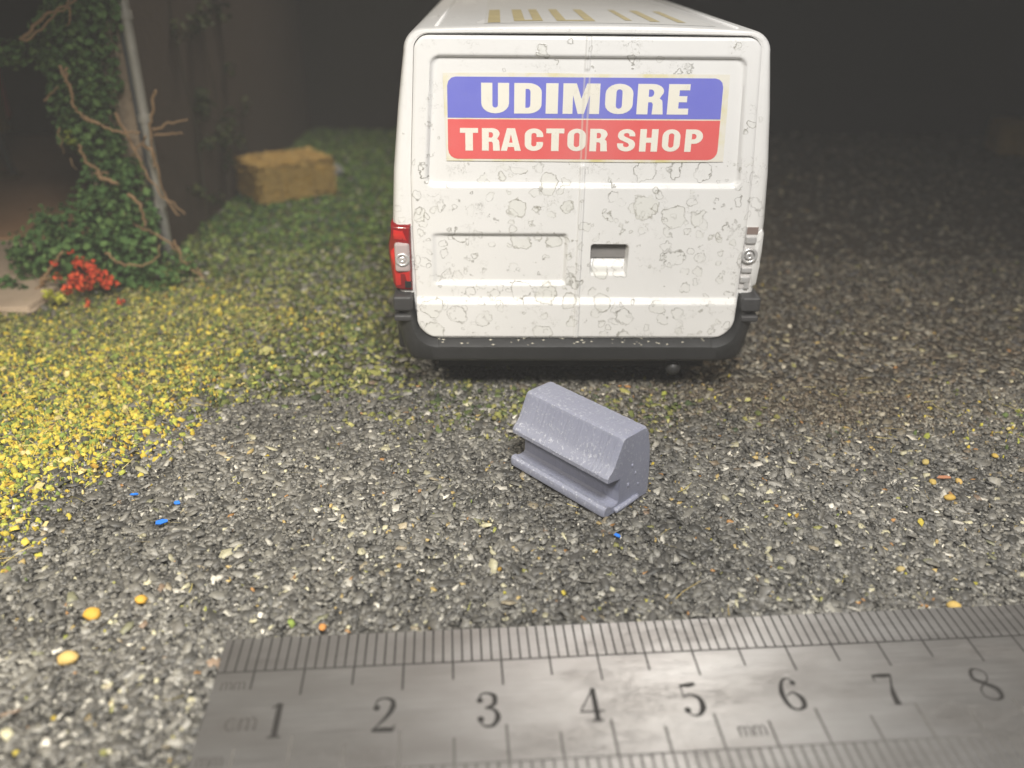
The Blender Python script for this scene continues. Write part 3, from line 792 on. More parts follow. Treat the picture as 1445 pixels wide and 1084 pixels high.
def GL(ch, s):
    """heavy grotesque capitals in a unit box; s = stem thickness as part of the width"""
    h = .235
    if ch == 'I': return [[(0, 0), (1, 0), (1, 1), (0, 1)]]
    if ch == 'U': return [[(0, 1), (0, .34)] + el(.5, .34, .5, .34, 180, 360) + [(1, 1), (1 - s, 1), (1 - s, .30)] + el(.5, .28, .5 - s, .09, 0, -180, 8) + [(s, 1)]]
    if ch == 'O': return [el(.5, .68, .5, .32, 0, 180) + el(.5, .32, .5, .32, 180, 360), el(.5, .72, .5 - s, .10, 0, 180, 8) + el(.5, .28, .5 - s, .10, 180, 360, 8)]
    if ch == 'D': return [[(0, 0)] + el(.5, .30, .5, .30, -90, 0, 8) + el(.5, .70, .5, .30, 0, 90, 8) + [(0, 1)], [(s, .19), (s, .81)] + el(.5, .70, .5 - s, .11, 90, 0, 6) + el(.5, .30, .5 - s, .11, 0, -90, 6)]
    if ch == 'M': return [[(0, 0), (0, 1), (.36, 1), (.5, .50), (.64, 1), (1, 1), (1, 0), (.73, 0), (.73, .62), (.585, 0), (.415, 0), (.27, .62), (.27, 0)]]
    if ch == 'R': return [[(0, 0), (0, 1), (.55, 1)] + el(.55, .76, .43, .24, 90, -30, 8) + [(.84, .53), (.94, .46), (.96, .36), (1, .0), (1 - s, 0), (.60, .34), (.54, .40), (s, .40), (s, 0)], [(s, .58)] + el(.50, .70, .12, .12, -90, 90, 8) + [(s, .82)]]
    if ch == 'E': return [[(0, 0), (0, 1), (1, 1), (1, .80), (s + .06, .80), (s + .06, .61), (.9, .61), (.9, .41), (s + .06, .41), (s + .06, .20), (1, .20), (1, 0)]]
    if ch == 'T': return [[(0, 1), (1, 1), (1, .79), (.5 + s / 2, .79), (.5 + s / 2, 0), (.5 - s / 2, 0), (.5 - s / 2, .79), (0, .79)]]
    if ch == 'A': return [[(0, 0), (.30, 1), (.70, 1), (1, 0), (.69, 0), (.65, .17), (.35, .17), (.31, 0)], [(.41, .36), (.59, .36), (.5, .74)]]
    if ch == 'C': return [[(1, .62), (1, .70)] + el(.5, .70, .5, .30, 0, 180) + el(.5, .30, .5, .30, 180, 360) + [(1, .40), (1 - s, .40), (1 - s, .30)] + el(.5, .29, .5 - s, .09, 0, -180, 8) + el(.5, .71, .5 - s, .09, 180, 0, 8) + [(1 - s, .62)]]
    if ch == 'S': return [el(.5, .74, .48, .26, 12, 180, 8) + [(.02, .66), (.12, .54), (.40, .44), (.60, .37), (.66, .30)] + el(.5, .27, .16, .08, 0, -180, 5) + [(.34, .36), (0, .36), (0, .28)] + el(.5, .28, .50, .28, 180, 360, 9) + [(.99, .38), (.88, .50), (.60, .60), (.40, .67), (.34, .73)] + el(.5, .755, .15, .07, 180, 0, 5) + [(.66, .68), (.985, .68)]]
    if ch == 'H': return [[(0, 0), (0, 1), (s, 1), (s, .62), (1 - s, .62), (1 - s, 1), (1, 1), (1, 0), (1 - s, 0), (1 - s, .40), (s, .40), (s, 0)]]
    if ch == 'P': return [[(0, 0), (0, 1), (.52, 1)] + el(.52, .68, .48, .32, 90, -90, 10) + [(s, .36), (s, 0)], [(s, .56)] + el(.50, .68, .13, .12, -90, 90, 6) + [(s, .80)]]
def put_letter(ch, c0, c1, z0, z1, s):
    x0, x1 = -2.277 + c0 * .003045, -2.277 + c1 * .003045
    loops = [[(x0 + (x1 - x0) * a, z0 + (z1 - z0) * c) for a, c in lp] for lp in GL(ch, s)]
    curve_fill('letter', loops, M_white_st, sticker, -.0058, .0012)
for ch, c0, c1, s in (('U', 258, 388, .40), ('D', 412, 540, .41), ('I', 560, 617, 1), ('M', 640, 812, .3), ('O', 838, 968, .39), ('R', 988, 1113, .42), ('E', 1132, 1232, .46)):
    put_letter(ch, c0, c1, 4.632, 5.048, s)
for ch, c0, c1, s in (('T', 156, 242, .42), ('R', 260, 346, .38), ('A', 350, 446, .4), ('C', 464, 552, .36), ('T', 566, 652, .42), ('O', 668, 756, .35), ('R', 775, 860, .38), ('S', 907, 993, .36), ('H', 1014, 1101, .36), ('O', 1122, 1208, .35), ('P', 1232, 1316, .37)):
    put_letter(ch, c0, c1, 4.105, 4.425, s)

# --- roof lettering sticker, cropped by the picture's upper edge
def roof_z(x_): return 5.75 + .05 * (1 - (x_ / 2.285) ** 2)
def roof_patch(name, x0, x1, y0, y1, mat, parent, lift, n=8, skew=0):
    V = []; F = []
    for i in range(n + 1):
        x_ = x0 + (x1 - x0) * i / n
        for yy in (y0, y1): V.append((x_ + (skew if yy == y1 else 0), yy, roof_z(x_) + lift))
    F = [(2 * i, 2 * i + 2, 2 * i + 3, 2 * i + 1) for i in range(n)]
    return mesh_obj(name, V, F, mat, parent)
M_roofst = plain('grey_white_roof_sticker', (.52, .51, .485), .5, 0, .1, 2)
rs = roof_patch('roof_sticker', -1.45, 1.85, .45, 6.5, M_roofst, van, .004)
tag(rs, 'worn lettered sticker on the roof')
for x0, x1, y0, y1 in ((-1.40, -1.22, .55, 3.2), (-1.02, -.86, .9, 3.2), (-.74, -.60, .9, 3.2), (-1.02, -.60, .75, .95), (-.40, -.26, .9, 3.2), (.02, .16, .9, 3.2), (-.40, .16, .72, .92), (.62, .72, .95, 3.2), (.98, 1.12, .85, 3.2), (1.38, 1.50, .85, 3.2)):
    roof_patch('letter_stroke', x0, x1, y0, y1, M_gold, rs, .008, 3)
for s in (-1, 1):
    tv, tf = tube([Vector((s * 2.12, .30, roof_z(2.12) - .005)), Vector((s * 2.12, 4, roof_z(2.12) - .005)), Vector((s * 2.12, 9.2, roof_z(2.12) - .005))], .03, .03, 6)
    mesh_obj('roof_rib', tv, tf, M_paint_body, van, smooth=True)

# --- tail lights
def lamp_shell(name, pts, s, mat, parent, yf, yb, insets=(.035, .0)):
    """outline (x positive outwards, z) extruded from a slightly domed face back along the body side"""
    c = (sum(p[0] for p in pts) / len(pts), sum(p[1] for p in pts) / len(pts)); n = len(pts)
    V, F = [], []
    for ins, yy in ((insets[0] + .03, yf - .0), (insets[0], yf + .015), (insets[1], yf + .07), (insets[1], yb)):
        for x_, z in pts:
            dx, dz = c[0] - x_, c[1] - z; l = math.hypot(dx, dz)
            # the outer side curves away round the corner of the van
            turn = .10 * max(0, (x_ - 2.70) / .25) ** 2
            V.append((s * (x_ + dx / l * ins), yy + turn, z + dz / l * ins))
    for i in range(3):
        for j in range(n): F.append((i * n + j, i * n + (j + 1) % n, (i + 1) * n + (j + 1) % n, (i + 1) * n + j))
    F.append(tuple(range(n))); F.append(tuple(range(3 * n, 4 * n))[::-1])
    me = bpy.data.meshes.new(name); me.from_pydata(V, [], F); bm = bmesh.new(); bm.from_mesh(me)
    bpy.data.meshes.remove(me)
    return bm_obj(name, bm, mat, parent, True, R(45))
LAMP = [(2.575, 3.0), (2.72, 3.0), (2.885, 2.995), (2.90, 2.85), (2.945, 2.66), (2.95, 2.5), (2.925, 2.25), (2.895, 2.02), (2.85, 1.935), (2.75, 1.92), (2.585, 1.92), (2.58, 2.4)]
tl = lamp_shell('tail_light', LAMP, -1, M_reddk, van, -.055, .5); tag(tl, 'red left tail light with a clear round reflector')
o = lamp_shell('bright_red_lens', [(2.60, 2.62), (2.86, 2.64), (2.92, 2.56), (2.90, 2.3), (2.85, 1.99), (2.60, 1.99)], -1, M_red, tl, -.066, .05, (.02, 0))
o = lamp_shell('upper_red_lens', [(2.68, 2.93), (2.86, 2.93), (2.87, 2.74), (2.62, 2.74)], -1, M_red, tl, -.064, .05, (.02, 0))
o = box_obj('clear_window', (-2.84, -.085, 2.25), (-2.605, .02, 2.72), plain('clear_pink_window', (.46, .38, .37), .25, .2), tl, .06, 5)
def ring(name, cx_, cz_, y, R1, r, mat, parent, n=24):
    V, F = lathe([(y + r * math.cos(a), R1 + r * math.sin(a)) for a in np.linspace(0, 2 * math.pi, 9)], n, 'y')
    return mesh_obj(name, [(v[0] + cx_, v[1], v[2] + cz_) for v in V], F, mat, parent, smooth=True)
ring('reflector_ring', -2.72, 2.46, -.086, .088, .022, M_chrome, tl)
ring('reflector_bulb', -2.72, 2.46, -.087, .032, .022, M_chrome, tl)
box_obj('dark_notch', (-2.70, -.076, 2.0), (-2.60, -.02, 2.10), M_dark, tl, .008)
tr = lamp_shell('tail_light', [(2.70, 2.90), (2.80, 2.97), (2.85, 2.9), (2.86, 2.72), (2.885, 2.55), (2.87, 2.3), (2.835, 1.99), (2.76, 1.96), (2.70, 2.2)], 1, M_paint_body, van, -.01, .5)
tag(tr, 'right tail light missing its lens with bare silver reflectors')
box_obj('reflector_plate', (2.555, -.01, 1.97), (2.73, .06, 2.98), plain('pale_reflector', (.62, .60, .58), .3, .2), tr, .01)
box_obj('dark_gap', (2.565, -.016, 2.86), (2.74, .03, 2.975), plain('lamp_recess', (.20, .15, .13), .6), tr, .005)
box_obj('reflector_bar', (2.56, -.055, 2.72), (2.725, .03, 2.83), M_chrome, tr, .03, 3)
box_obj('reflector_bar', (2.555, -.055, 2.25), (2.72, .03, 2.33), M_chrome, tr, .025, 3)
box_obj('reflector_bar', (2.555, -.055, 2.08), (2.71, .03, 2.18), M_chrome, tr, .03, 3)
box_obj('reflector_bar', (2.63, -.05, 1.98), (2.70, .03, 2.10), M_chrome, tr, .02, 3)
ring('reflector_ring', 2.645, 2.53, -.04, .105, .026, M_chrome, tr)
ring('reflector_bulb', 2.645, 2.53, -.045, .040, .028, M_chrome, tr)

# --- rear bumper
pairs = []
for x_ in np.linspace(0, 2.19, 12): pairs.append(((x_, 1.185), (x_, .74 + .0 * x_)))
for i in range(0, 9):
    a = R(-90 + 90 * i / 8)
    pairs.append(((2.20 + .345 * math.cos(a), 1.52 + .345 * math.sin(a)), (2.20 + .42 * i / 8, .74 + .02 * i / 8)))
pairs += [((2.56, 1.62), (2.70, .83)), ((2.565, 1.75), (2.77, .97)), ((2.57, 1.90), (2.82, 1.15)), ((2.65, 1.88), (2.885, 1.32)), ((2.75, 1.88), (2.905, 1.5)), ((2.84, 1.88), (2.91, 1.70))]
def ycorn(x_):
    t = max(0, (x_ - 2.45) / .47); return .42 * (1 - math.sqrt(max(1 - min(t, .995) ** 2, 0)))
PRB = [(0, .10), (0.0, -.03), (.02, -.05), (.25, -.20), (.30, -.225), (.36, -.225), (.80, -.20), (.92, -.15), (1.0, -.05), (1.0, .5)]
V, F = [], []
seq = [(-1, p) for p in pairs[::-1]] + [(1, p) for p in pairs[1:]]
for s, (tp, bt) in seq:
    span = math.hypot(tp[0] - bt[0], tp[1] - bt[1])
    for kx, (t, yy) in enumerate(PRB):
        x_ = tp[0] + (bt[0] - tp[0]) * t; z = tp[1] + (bt[1] - tp[1]) * t
        k_ = min(1, span / .44)
        yy2 = yy * (1 if yy > 0 else k_) + ycorn(x_)
        V.append((s * x_, yy2, z))
np_ = len(PRB)
for i in range(len(seq) - 1):
    for j in range(np_ - 1): F.append((i * np_ + j, i * np_ + j + 1, (i + 1) * np_ + j + 1, (i + 1) * np_ + j))
bm = bmesh.new(); me = bpy.data.meshes.new('t'); me.from_pydata(V, [], F); bm.from_mesh(me); bpy.data.meshes.remove(me)
bumper = bm_obj('bumper', bm, M_black, van, True, R(35)); tag(bumper, 'black wrap-round rear bumper')
M_grey2 = plain('worn_grey_plastic', (.042, .041, .041), .5, 0, .3, 6, .1)
for s in (-1, 1):
    bm = bmesh.new(); a, c = (2.585, -.225, 1.655), (2.885, .4, 1.905)
    box_bm(bm, (min(s * a[0], s * c[0]), a[1], a[2]), (max(s * a[0], s * c[0]), c[1], c[2]), .055, 4); bm_obj('corner_cap', bm, M_grey2, bumper)
    bm = bmesh.new(); a, c = (2.60, -.215, 1.48), (2.885, .4, 1.59)
    box_bm(bm, (min(s * a[0], s * c[0]), a[1], a[2]), (max(s * a[0], s * c[0]), c[1], c[2]), .045, 4); bm_obj('corner_rib', bm, M_grey2, bumper)
    # the bumper's side return
    xa, xb = sorted((s * 2.60, s * 2.90)); box_obj('bumper_side', (xa, .30, .78), (xb, 1.9, 1.80), M_black, bumper, .08, 3)
# dust and paint specks lying on the bumper's ledge
V, F = [], []
for i in range(60):
    x_ = random.uniform(-2.2, 2.2); t = random.random(); r = random.uniform(.006, .018)
    z = 1.185 - .445 * (.02 + .23 * t) + .004; yy = -.05 - .15 * t - .004; o = len(V)
    V += [(x_ + r * 1.8, yy, z), (x_, yy - r * .6, z - r * .3), (x_ - r * 1.8, yy, z), (x_, yy + r * .6, z + r * .5)]; F.append((o, o + 1, o + 2, o + 3))
o = mesh_obj('dust_specks', V, F, plain('pale_dust', (.5, .47, .38), .8), bumper); tag(o, kind='stuff')

# --- underside, wheels, tow ball
box_obj('underbody', (-2.25, .35, .42), (2.25, 13.0, .95), M_dark, van, .05)
bm = bmesh.new(); bmesh.ops.create_uvsphere(bm, u_segments=16, v_segments=10, radius=.13)
for v in bm.verts: v.co = Vector((v.co.x + 1.66, v.co.y + .06, v.co.z + .56))
bm_obj('tow_ball', bm, M_black, van, True)
box_obj('tow_bracket', (1.58, .1, .5), (1.74, .6, .62), M_black, van, .02)
V, F = lathe([(-.26, .48), (-.28, .60), (-.28, .84), (-.22, .92), (.22, .92), (.28, .84), (.28, .60), (.26, .48)], 36, 'x')
tyre_me = bpy.data.meshes.new('tyre'); tyre_me.from_pydata(V, [], F); tyre_me.materials.append(M_rubber); tyre_me.update()
V, F = lathe([(.20, .02), (.20, .20), (.13, .30), (.15, .42), (.25, .47), (.25, .50), (-.25, .50), (-.25, .02)], 28, 'x')
rim_me = bpy.data.meshes.new('rim'); rim_me.from_pydata(V, [], F); rim_me.materials.append(M_silver); rim_me.update()
for xx, yy in ((-2.32, 2.7), (2.32, 2.7), (-2.32, 10.9), (2.32, 10.9)):
    w = link(bpy.data.objects.new('wheel', tyre_me), van); w.location = (xx, yy, .94); w.rotation_euler = (0, 0, 0 if xx > 0 else math.pi)
    link(bpy.data.objects.new('rim', rim_me), w)
    s = 1 if xx > 0 else -1
    V = [(s * 2.90, yy + 1.06 * math.cos(R(a)), max(.75, .94 + 1.06 * math.sin(R(a)))) for a in range(-20, 201, 10)]
    V += [(s * 2.55, v[1], v[2]) for v in V]; n = len(V) // 2
    mesh_obj('wheel_arch', V, [tuple(range(n))] + [(i, i + 1, n + i + 1, n + i) for i in range(n - 1)], M_dark, van)
V = [(x_, yy, z) for yy, z, w_ in ((9.62, 5.42, 2.2), (11.05, 3.72, 2.45)) for x_ in (-w_, w_)]
V = [(v[0], v[1] + .06, v[2] + .16) for v in V] + [(v[0], v[1] - .05, v[2]) for v in V]
mesh_obj('windscreen', V, [(0, 1, 3, 2), (4, 6, 7, 5), (0, 4, 5, 1), (2, 3, 7, 6), (0, 2, 6, 4), (1, 5, 7, 3)], plain('dark_glass', (.02, .022, .025), .1), van)

# ------------------------------------------------------------------ the ivy-clad barn corner
def stone_mat(name, c0, c1, sc, bmp=.6):
    m, nt, b = nmat(name); co = geoco(nt)
    nt.links.new(mixc(nt, noise(nt, co, sc, 6, .65), c0, c1), b.inputs['Base Color']); b.inputs['Roughness'].default_value = .9
    bump(nt, b, noise(nt, co, sc * 4, 6, .65), bmp, .05); return m
M_stone = stone_mat('buff_plaster', (.20, .15, .10), (.34, .26, .18), 2.5)
M_wall = stone_mat('dark_brown_wall', (.030, .019, .011), (.055, .034, .020), 1.2)
M_floor = stone_mat('brown_barn_floor', (.36, .20, .10), (.48, .28, .15), .7, .3)
M_pale = stone_mat('pale_concrete', (.36, .27, .19), (.48, .38, .28), 2.0)
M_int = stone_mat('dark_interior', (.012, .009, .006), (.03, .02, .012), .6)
M_pipe = plain('grey_metal_pipe', (.36, .345, .31), .45, .3, .35, 2.5, .2)
M_pipedk = plain('dark_pipe_side', (.05, .055, .06), .5)
barn = empty('barn', (-9.2, 20.0, 0)); tag(barn, 'dark barn corner overgrown with ivy at the left edge', 'barn')
def bpart(name, a, b_, mat, bev=.03):
    o = box_obj(name, a, b_, mat, None, bev); o.parent = barn; o.matrix_parent_inverse = Matrix.Translation((9.2, -20.0, 0)); return o
bpart('corner_pillar', (-9.75, 19.55, 0), (-8.30, 19.85, 9.5), M_stone, .04)
bpart('side_wall', (-9.7, 19.86, 0), (-8.34, 35.5, 9.5), M_wall)
bpart('shade_lintel', (-24, 19.7, 6.9), (-9.75, 20.9, 9.5), M_wall)  # out of view, added to keep light out of the barn
bpart('barn_floor', (-24, 20.3, -.02), (-8.9, 33, .22), M_floor)
bpart('back_wall', (-24, 33.0, 0), (-8.9, 33.4, 9.5), M_int)
bpart('roof', (-24.3, 19.4, 9.5), (-8.2, 35.5, 9.8), M_wall)  # out of view, put on to block light over the interior
bpart('outer_wall', (-24.3, 19.7, 0), (-24, 33.4, 9.5), M_int)
bm = bmesh.new(); box_bm(bm, (-15.5, 15.9, -.03), (-9.75, 20.28, .17), .06, 3)
bmesh.ops.subdivide_edges(bm, edges=bm.edges[:], cuts=5, use_grid_fill=True)
for v in bm.verts: v.co += Vector((random.uniform(-.06, .06), random.uniform(-.06, .06), 0)) if v.co.z < .1 else Vector((0, 0, random.uniform(-.01, .01)))
o = bm_obj('threshold_slab', bm, M_pale, None); o.parent = barn; o.matrix_parent_inverse = Matrix.Translation((9.2, -20.0, 0))
pp = empty('drainpipe', (-8.16, 19.3, 0)); tag(pp, 'grey metal drainpipe standing at the ivy-clad corner of the barn', 'drainpipe')
tv, tf = tube([Vector((0, 0, z)) for z in (0, .6, 2, 4, 6, 8.5)], .105, .105, 14); mesh_obj('pipe', tv, tf, M_pipe, pp, smooth=True)
box_obj('pipe_side_strip', (-.21, .04, .1), (-.10, .20, 8.5), M_pipedk, pp, .01)  # dark strip along the left of the pipe
for z in (1.4, 3.3, 5.4):
    V, F = lathe([(z - .08, .105), (z - .08, .135), (z + .08, .135), (z + .08, .105)], 16, 'z'); mesh_obj('pipe_collar', V, F, M_pipe, pp, smooth=False)

# leaves
def leaf_mat(name, c0, c1, c2):
    m, nt, b = nmat(name)
    g = nt.nodes.new('ShaderNodeNewGeometry')
    c = ramp(nt, g.outputs['Random Per Island'], [(0, c0), (.55, c1), (1, c2)])
    nt.links.new(c, b.inputs['Base Color']); b.inputs['Roughness'].default_value = .75; b.inputs['Specular IOR Level'].default_value = .25
    b.inputs['Transmission Weight'].default_value = 0
    return m
def leaves(name, blobs, per, size, mat, parent, flat=1.0):
    V, F = [], []
    for c, r in blobs:
        n = int(per * r * r)
        for _ in range(n):
            d = Vector((random.gauss(0, 1), random.gauss(0, 1), random.gauss(0, 1))).normalized()
            q = c + Vector((d.x, d.y * flat, d.z)) * r * (random.random() ** .38)
            if q.z < .02: q.z = random.uniform(.02, .2)
            nrm = (d + Vector((random.gauss(0, .55), random.gauss(0, .55), random.gauss(.25, .55)))).normalized()
            t = nrm.orthogonal().normalized(); t.rotate(Matrix.Rotation(random.uniform(0, 6.28), 3, nrm)); w = nrm.cross(t)
            s = size * random.uniform(.6, 1.35); o = len(V)
            V += [q - t * s * .5, q - w * s * .42 + nrm * s * .14, q + t * s * .28 - w * s * .30 + nrm * s * .05, q + t * s * .55, q + t * s * .28 + w * s * .30 + nrm * s * .05, q + w * s * .42 + nrm * s * .14]
            F += [(o, o + 1, o + 2, o + 3), (o, o + 3, o + 4, o + 5)]
    return mesh_obj(name, V, F, mat, parent)
M_ivy = leaf_mat('ivy_green', (.030, .068, .020), (.062, .128, .036), (.115, .19, .058))
M_twig = plain('dry_brown_twig', (.24, .15, .075), .8, 0, .35, 6)
ivy = empty('ivy', (-9.2, 19.2, 0)); tag(ivy, 'dark green ivy climbing the barn corner with dry brown stems', 'ivy')
IV = [(118, 12, 46, 19.2), (85, 18, 26, 19.2), (95, 58, 42, 19.1), (128, 66, 34, 19.2), (75, 78, 26, 19.2), (120, 105, 42, 19.1), (100, 130, 30, 19.1), (138, 125, 32, 19.2), (95, 160, 24, 19.1), (125, 160, 34, 19.1), 
      (110, 190, 26, 19.1), (140, 200, 32, 19.0), (160, 205, 22, 19.1), (150, 235, 32, 18.9), (175, 240, 26, 19.0), (150, 265, 34, 18.7), (185, 270, 28, 18.9), (130, 285, 30, 18.6),
      (150, 310, 44, 18.2), (190, 315, 36, 18.5), (105, 325, 38, 18.0), (70, 335, 32, 18.0), (60, 310, 18, 18.3), (40, 355, 30, 17.8), (90, 365, 40, 17.5), (135, 355, 40, 17.8), (185, 355, 42, 18.0), (262, 372, 22, 18.2), (225, 394, 24, 17.4), (180, 390, 30, 17.5),
      (40, 372, 22, 17.6), (12, 402, 13, 17.1), (32, 412, 12, 17.0), (14, 76, 20, 18.9), (40, 70, 16, 18.9), (62, 74, 14, 19.0), (-20, 80, 22, 18.9), (115, -25, 50, 19.2), (135, -15, 30, 19.3)]
blobs = []
for px, py, rp, Yd in IV:
    c = at(px, py, Yd); r = rp / 56.0; c.z = max(c.z, r * .4); blobs.append((c - ivy.location, r))
leaves('foliage', blobs, 520, .15, M_ivy, ivy, .75)
def twig(path, Yd, rad, parent, mat=M_twig, seg=5, jit=.0):
    P = [at(px, py, Yd + (random.uniform(-jit, jit))) - parent.location for px, py in path]
    tv, tf = tube([q + Vector((random.gauss(0, .02), random.gauss(0, .02), random.gauss(0, .02))) for q in catmull(P, seg)], rad * .85, rad * .4, 6); return mesh_obj('stem', tv, tf, mat, parent, smooth=True)
for path, Yd, rad in (([(30, 58), (48, 38), (70, 18), (95, 8), (118, -8)], 18.35, .055), ([(34, 60), (58, 42), (78, 20), (100, 12)], 18.3, .035), ([(97, -6), (97, 15), (97, 38)], 18.3, .03),
                      ([(84, 96), (98, 122), (105, 150), (118, 164), (142, 178), (172, 187), (196, 186)], 18.2, .045), ([(93, 96), (97, 120), (103, 140)], 18.2, .035), ([(118, 165), (140, 177)], 18.15, .07),
                      ([(163, 161), (178, 188), (192, 215), (205, 240), (228, 275), (255, 305)], 18.6, .042), ([(206, 190), (196, 208), (188, 220)], 18.6, .03), ([(219, 126), (214, 158), (212, 190), (222, 235), (232, 275), (262, 302)], 18.8, .042),
                      ([(205, 205), (213, 215), (217, 232)], 18.6, .045), ([(216, 184), (238, 174), (266, 170)], 18.9, .038), ([(218, 190), (240, 190), (258, 186)], 18.9, .03), ([(112, 205), (122, 228), (140, 240), (150, 246)], 18.4, .045), ([(137, 246), (152, 254), (168, 262)], 18.2, .075),
                      ([(180, 275), (198, 290), (203, 312), (205, 322)], 18.1, .05), ([(175, 300), (190, 318), (215, 328), (240, 345), (262, 365), (290, 390)], 18.2, .035), ([(150, 358), (170, 371), (200, 373), (222, 364), (225, 345)], 17.3, .03), ([(245, 340), (262, 372), (290, 392), (315, 398)], 18.0, .03),
                      ([(60, 400), (68, 385), (80, 365), (88, 355)], 17.0, .06), ([(50, 415), (60, 398), (70, 392)], 17.0, .045), ([(62, 142), (72, 132), (80, 120)], 18.7, .03), ([(82, 180), (86, 200), (91, 215)], 18.6, .025), ([(100, 225), (106, 240)], 18.6, .02)):
    twig(path, Yd, rad, ivy)
M_lime = leaf_mat('lime_leaf', (.12, .16, .025), (.17, .21, .03), (.24, .26, .05))
leaves('lime_leaf_tuft', [(at(98, 195, 18.6) - ivy.location, .17)], 900, .12, M_lime, ivy)

# dim green creeper on the side wall
creeper = empty('wall_creeper', (-8.4, 25, 0)); tag(creeper, 'dim green creeper hanging on the dark wall behind the drainpipe', 'creeper')
bl = []
for i in range(26):
    yy = random.uniform(21.5, 27); z = random.uniform(.2, 7.5); bl.append((Vector((-8.25, yy, z)) - creeper.location, random.uniform(.2, .42)))
leaves('foliage', bl, 240, .17, leaf_mat('dull_creeper', (.02, .028, .010), (.038, .05, .016), (.06, .07, .022)), creeper, 1.0)
for i in range(2):
    yy = 22.6 + i * 2.0; tv, tf = tube(catmull([(.05, yy - 25, .05), (.06, yy - 24.8, 2.5), (.05, yy - 25.3, 5), (.06, yy - 25.0, 7.5)], 5), .04, .02, 6); mesh_obj('stem', tv, tf, plain('dark_stem', (.05, .045, .025), .9), creeper)

# red flowering plant at the foot of the ivy
M_redfl = leaf_mat('red_blossom', (.30, .03, .012), (.55, .06, .022), (.68, .12, .04))
fl = empty('red_flower_plant', gnd(122, 412)); tag(fl, 'small plant with bright red blossoms at the foot of the ivy', 'flowering plant')
FB = [(112, 370, 13, 16.9), (125, 378, 14, 16.9), (135, 388, 14, 16.8), (110, 392, 14, 16.7), (97, 398, 12, 16.6), (120, 400, 15, 16.6), (146, 390, 11, 16.8), (79, 392, 8, 16.6), (76, 371, 6, 16.7), (99, 354, 5, 16.9), (157, 392, 7, 16.7), (150, 400, 10, 16.7), (166, 402, 6, 16.7), (122, 428, 7, 16.3), (170, 424, 7, 16.3), (95, 408, 9, 16.5)]
for px, py, rp, Yd in FB:
    c = at(px, py, Yd); c.z = max(.05, c.z)
    leaves('blossom', [(c - fl.location, rp / 76)], 1100, .09, M_redfl, fl)
for px, py in ((110, 385), (125, 390), (95, 398), (140, 395), (78, 392)):
    p = at(px, py, 16.75) - fl.location
    tv, tf = tube(catmull([(0, 0, 0), p * .5 + Vector((.03, 0, .05)), p], 4), .03, .018, 5); mesh_obj('stem', tv, tf, M_twig, fl)
tuft = empty('lime_tuft', gnd(75, 425)); tag(tuft, 'tiny lime yellow tuft below the red blossoms', 'plant')
leaves('foliage', [(at(67, 415, 16.3) - tuft.location, .12), (at(84, 421, 16.2) - tuft.location, .12)], 2600, .08, leaf_mat('yellow_lime', (.25, .26, .03), (.40, .40, .05), (.5, .48, .1)), tuft)

# ------------------------------------------------------------------ hay bales
def hay_mat():
    m, nt, b = nmat('hay'); co = objco(nt)
    n = noise(nt, mapping(nt, co, (1, 4, 6)), 4.0, 6, .7)
    nt.links.new(ramp(nt, n, [(.3, (.24, .13, .025)), (.5, (.50, .31, .07)), (.75, (.66, .46, .14))]), b.inputs['Base Color'])
    b.inputs['Roughness'].default_value = .9; bump(nt, b, n, 1.0, .08); return m
M_hay = hay_mat(); M_straw = plain('straw', (.46, .31, .10), .8, 0, .4, 3)
def bale(loc, rz, L, W, Hh, lab):
    e = empty('hay_bale', loc, rz); tag(e, lab, 'hay bale', 'hay bales in the background')
    bm = bmesh.new(); box_bm(bm, (-L / 2, -W / 2, 0), (L / 2, W / 2, Hh), .14, 3)
    bmesh.ops.subdivide_edges(bm, edges=bm.edges[:], cuts=5, use_grid_fill=True)
    for v in bm.verts: v.co += Vector((random.gauss(0, .025), random.gauss(0, .025), random.gauss(0, .025) if v.co.z > .05 else 0))
    bm_obj('bale_body', bm, M_hay, e, True)
    V, F = [], []
    for i in range(1500):
        f = random.random()
        if f < .45: p = Vector((random.uniform(-L / 2, L / 2), random.uniform(-W / 2, W / 2), Hh)); nrm = Vector((0, 0, 1))
        elif f < .75: p = Vector((random.uniform(-L / 2, L / 2), -W / 2, random.uniform(0.05, Hh))); nrm = Vector((0, -1, 0))
        else: p = Vector((random.choice((-1, 1)) * L / 2, random.uniform(-W / 2, W / 2), random.uniform(.05, Hh))); nrm = Vector((math.copysign(1, p.x), 0, 0))
        d = Vector((random.gauss(0, 1), random.gauss(0, .6), random.gauss(0, .4))); d -= nrm * d.dot(nrm) * .8; d.normalize()
        s = nrm.cross(d).normalized() * .014; l = random.uniform(.1, .3); p = p + nrm * random.uniform(.0, .03); o = len(V)
        V += [p - d * l * .5 - s, p - d * l * .5 + s, p + d * l * .5 + s + nrm * .03, p + d * l * .5 - s + nrm * .03]; F.append((o, o + 1, o + 2, o + 3))
    o = mesh_obj('loose_straw', V, F, M_straw, e); tag(o, kind='stuff')
    for x_ in (-L * .22, L * .22):
        pts = [Vector((x_, -W / 2 - .015, .03)), Vector((x_, -W / 2 - .015, Hh - .05)), Vector((x_, -W / 2 + .08, Hh + .015)), Vector((x_, W / 2 - .08, Hh + .015)), Vector((x_, W / 2 + .015, Hh - .06)), Vector((x_, W / 2 + .015, .03))]
        tv, tf = tube(pts, .018, .018, 5); mesh_obj('twine', tv, tf, plain('twine', (.3, .2, .08), .8), e)
    return e
bale((-6.85, 25.45, .02), R(36), 2.35, 1.8, 1.08, 'golden hay bale lying on the turf between the barn and the van')
bale((19.3, 32.4, .02), R(-12), 2.75, 1.5, 1.1, 'barely visible hay bale in the dark at the far right')
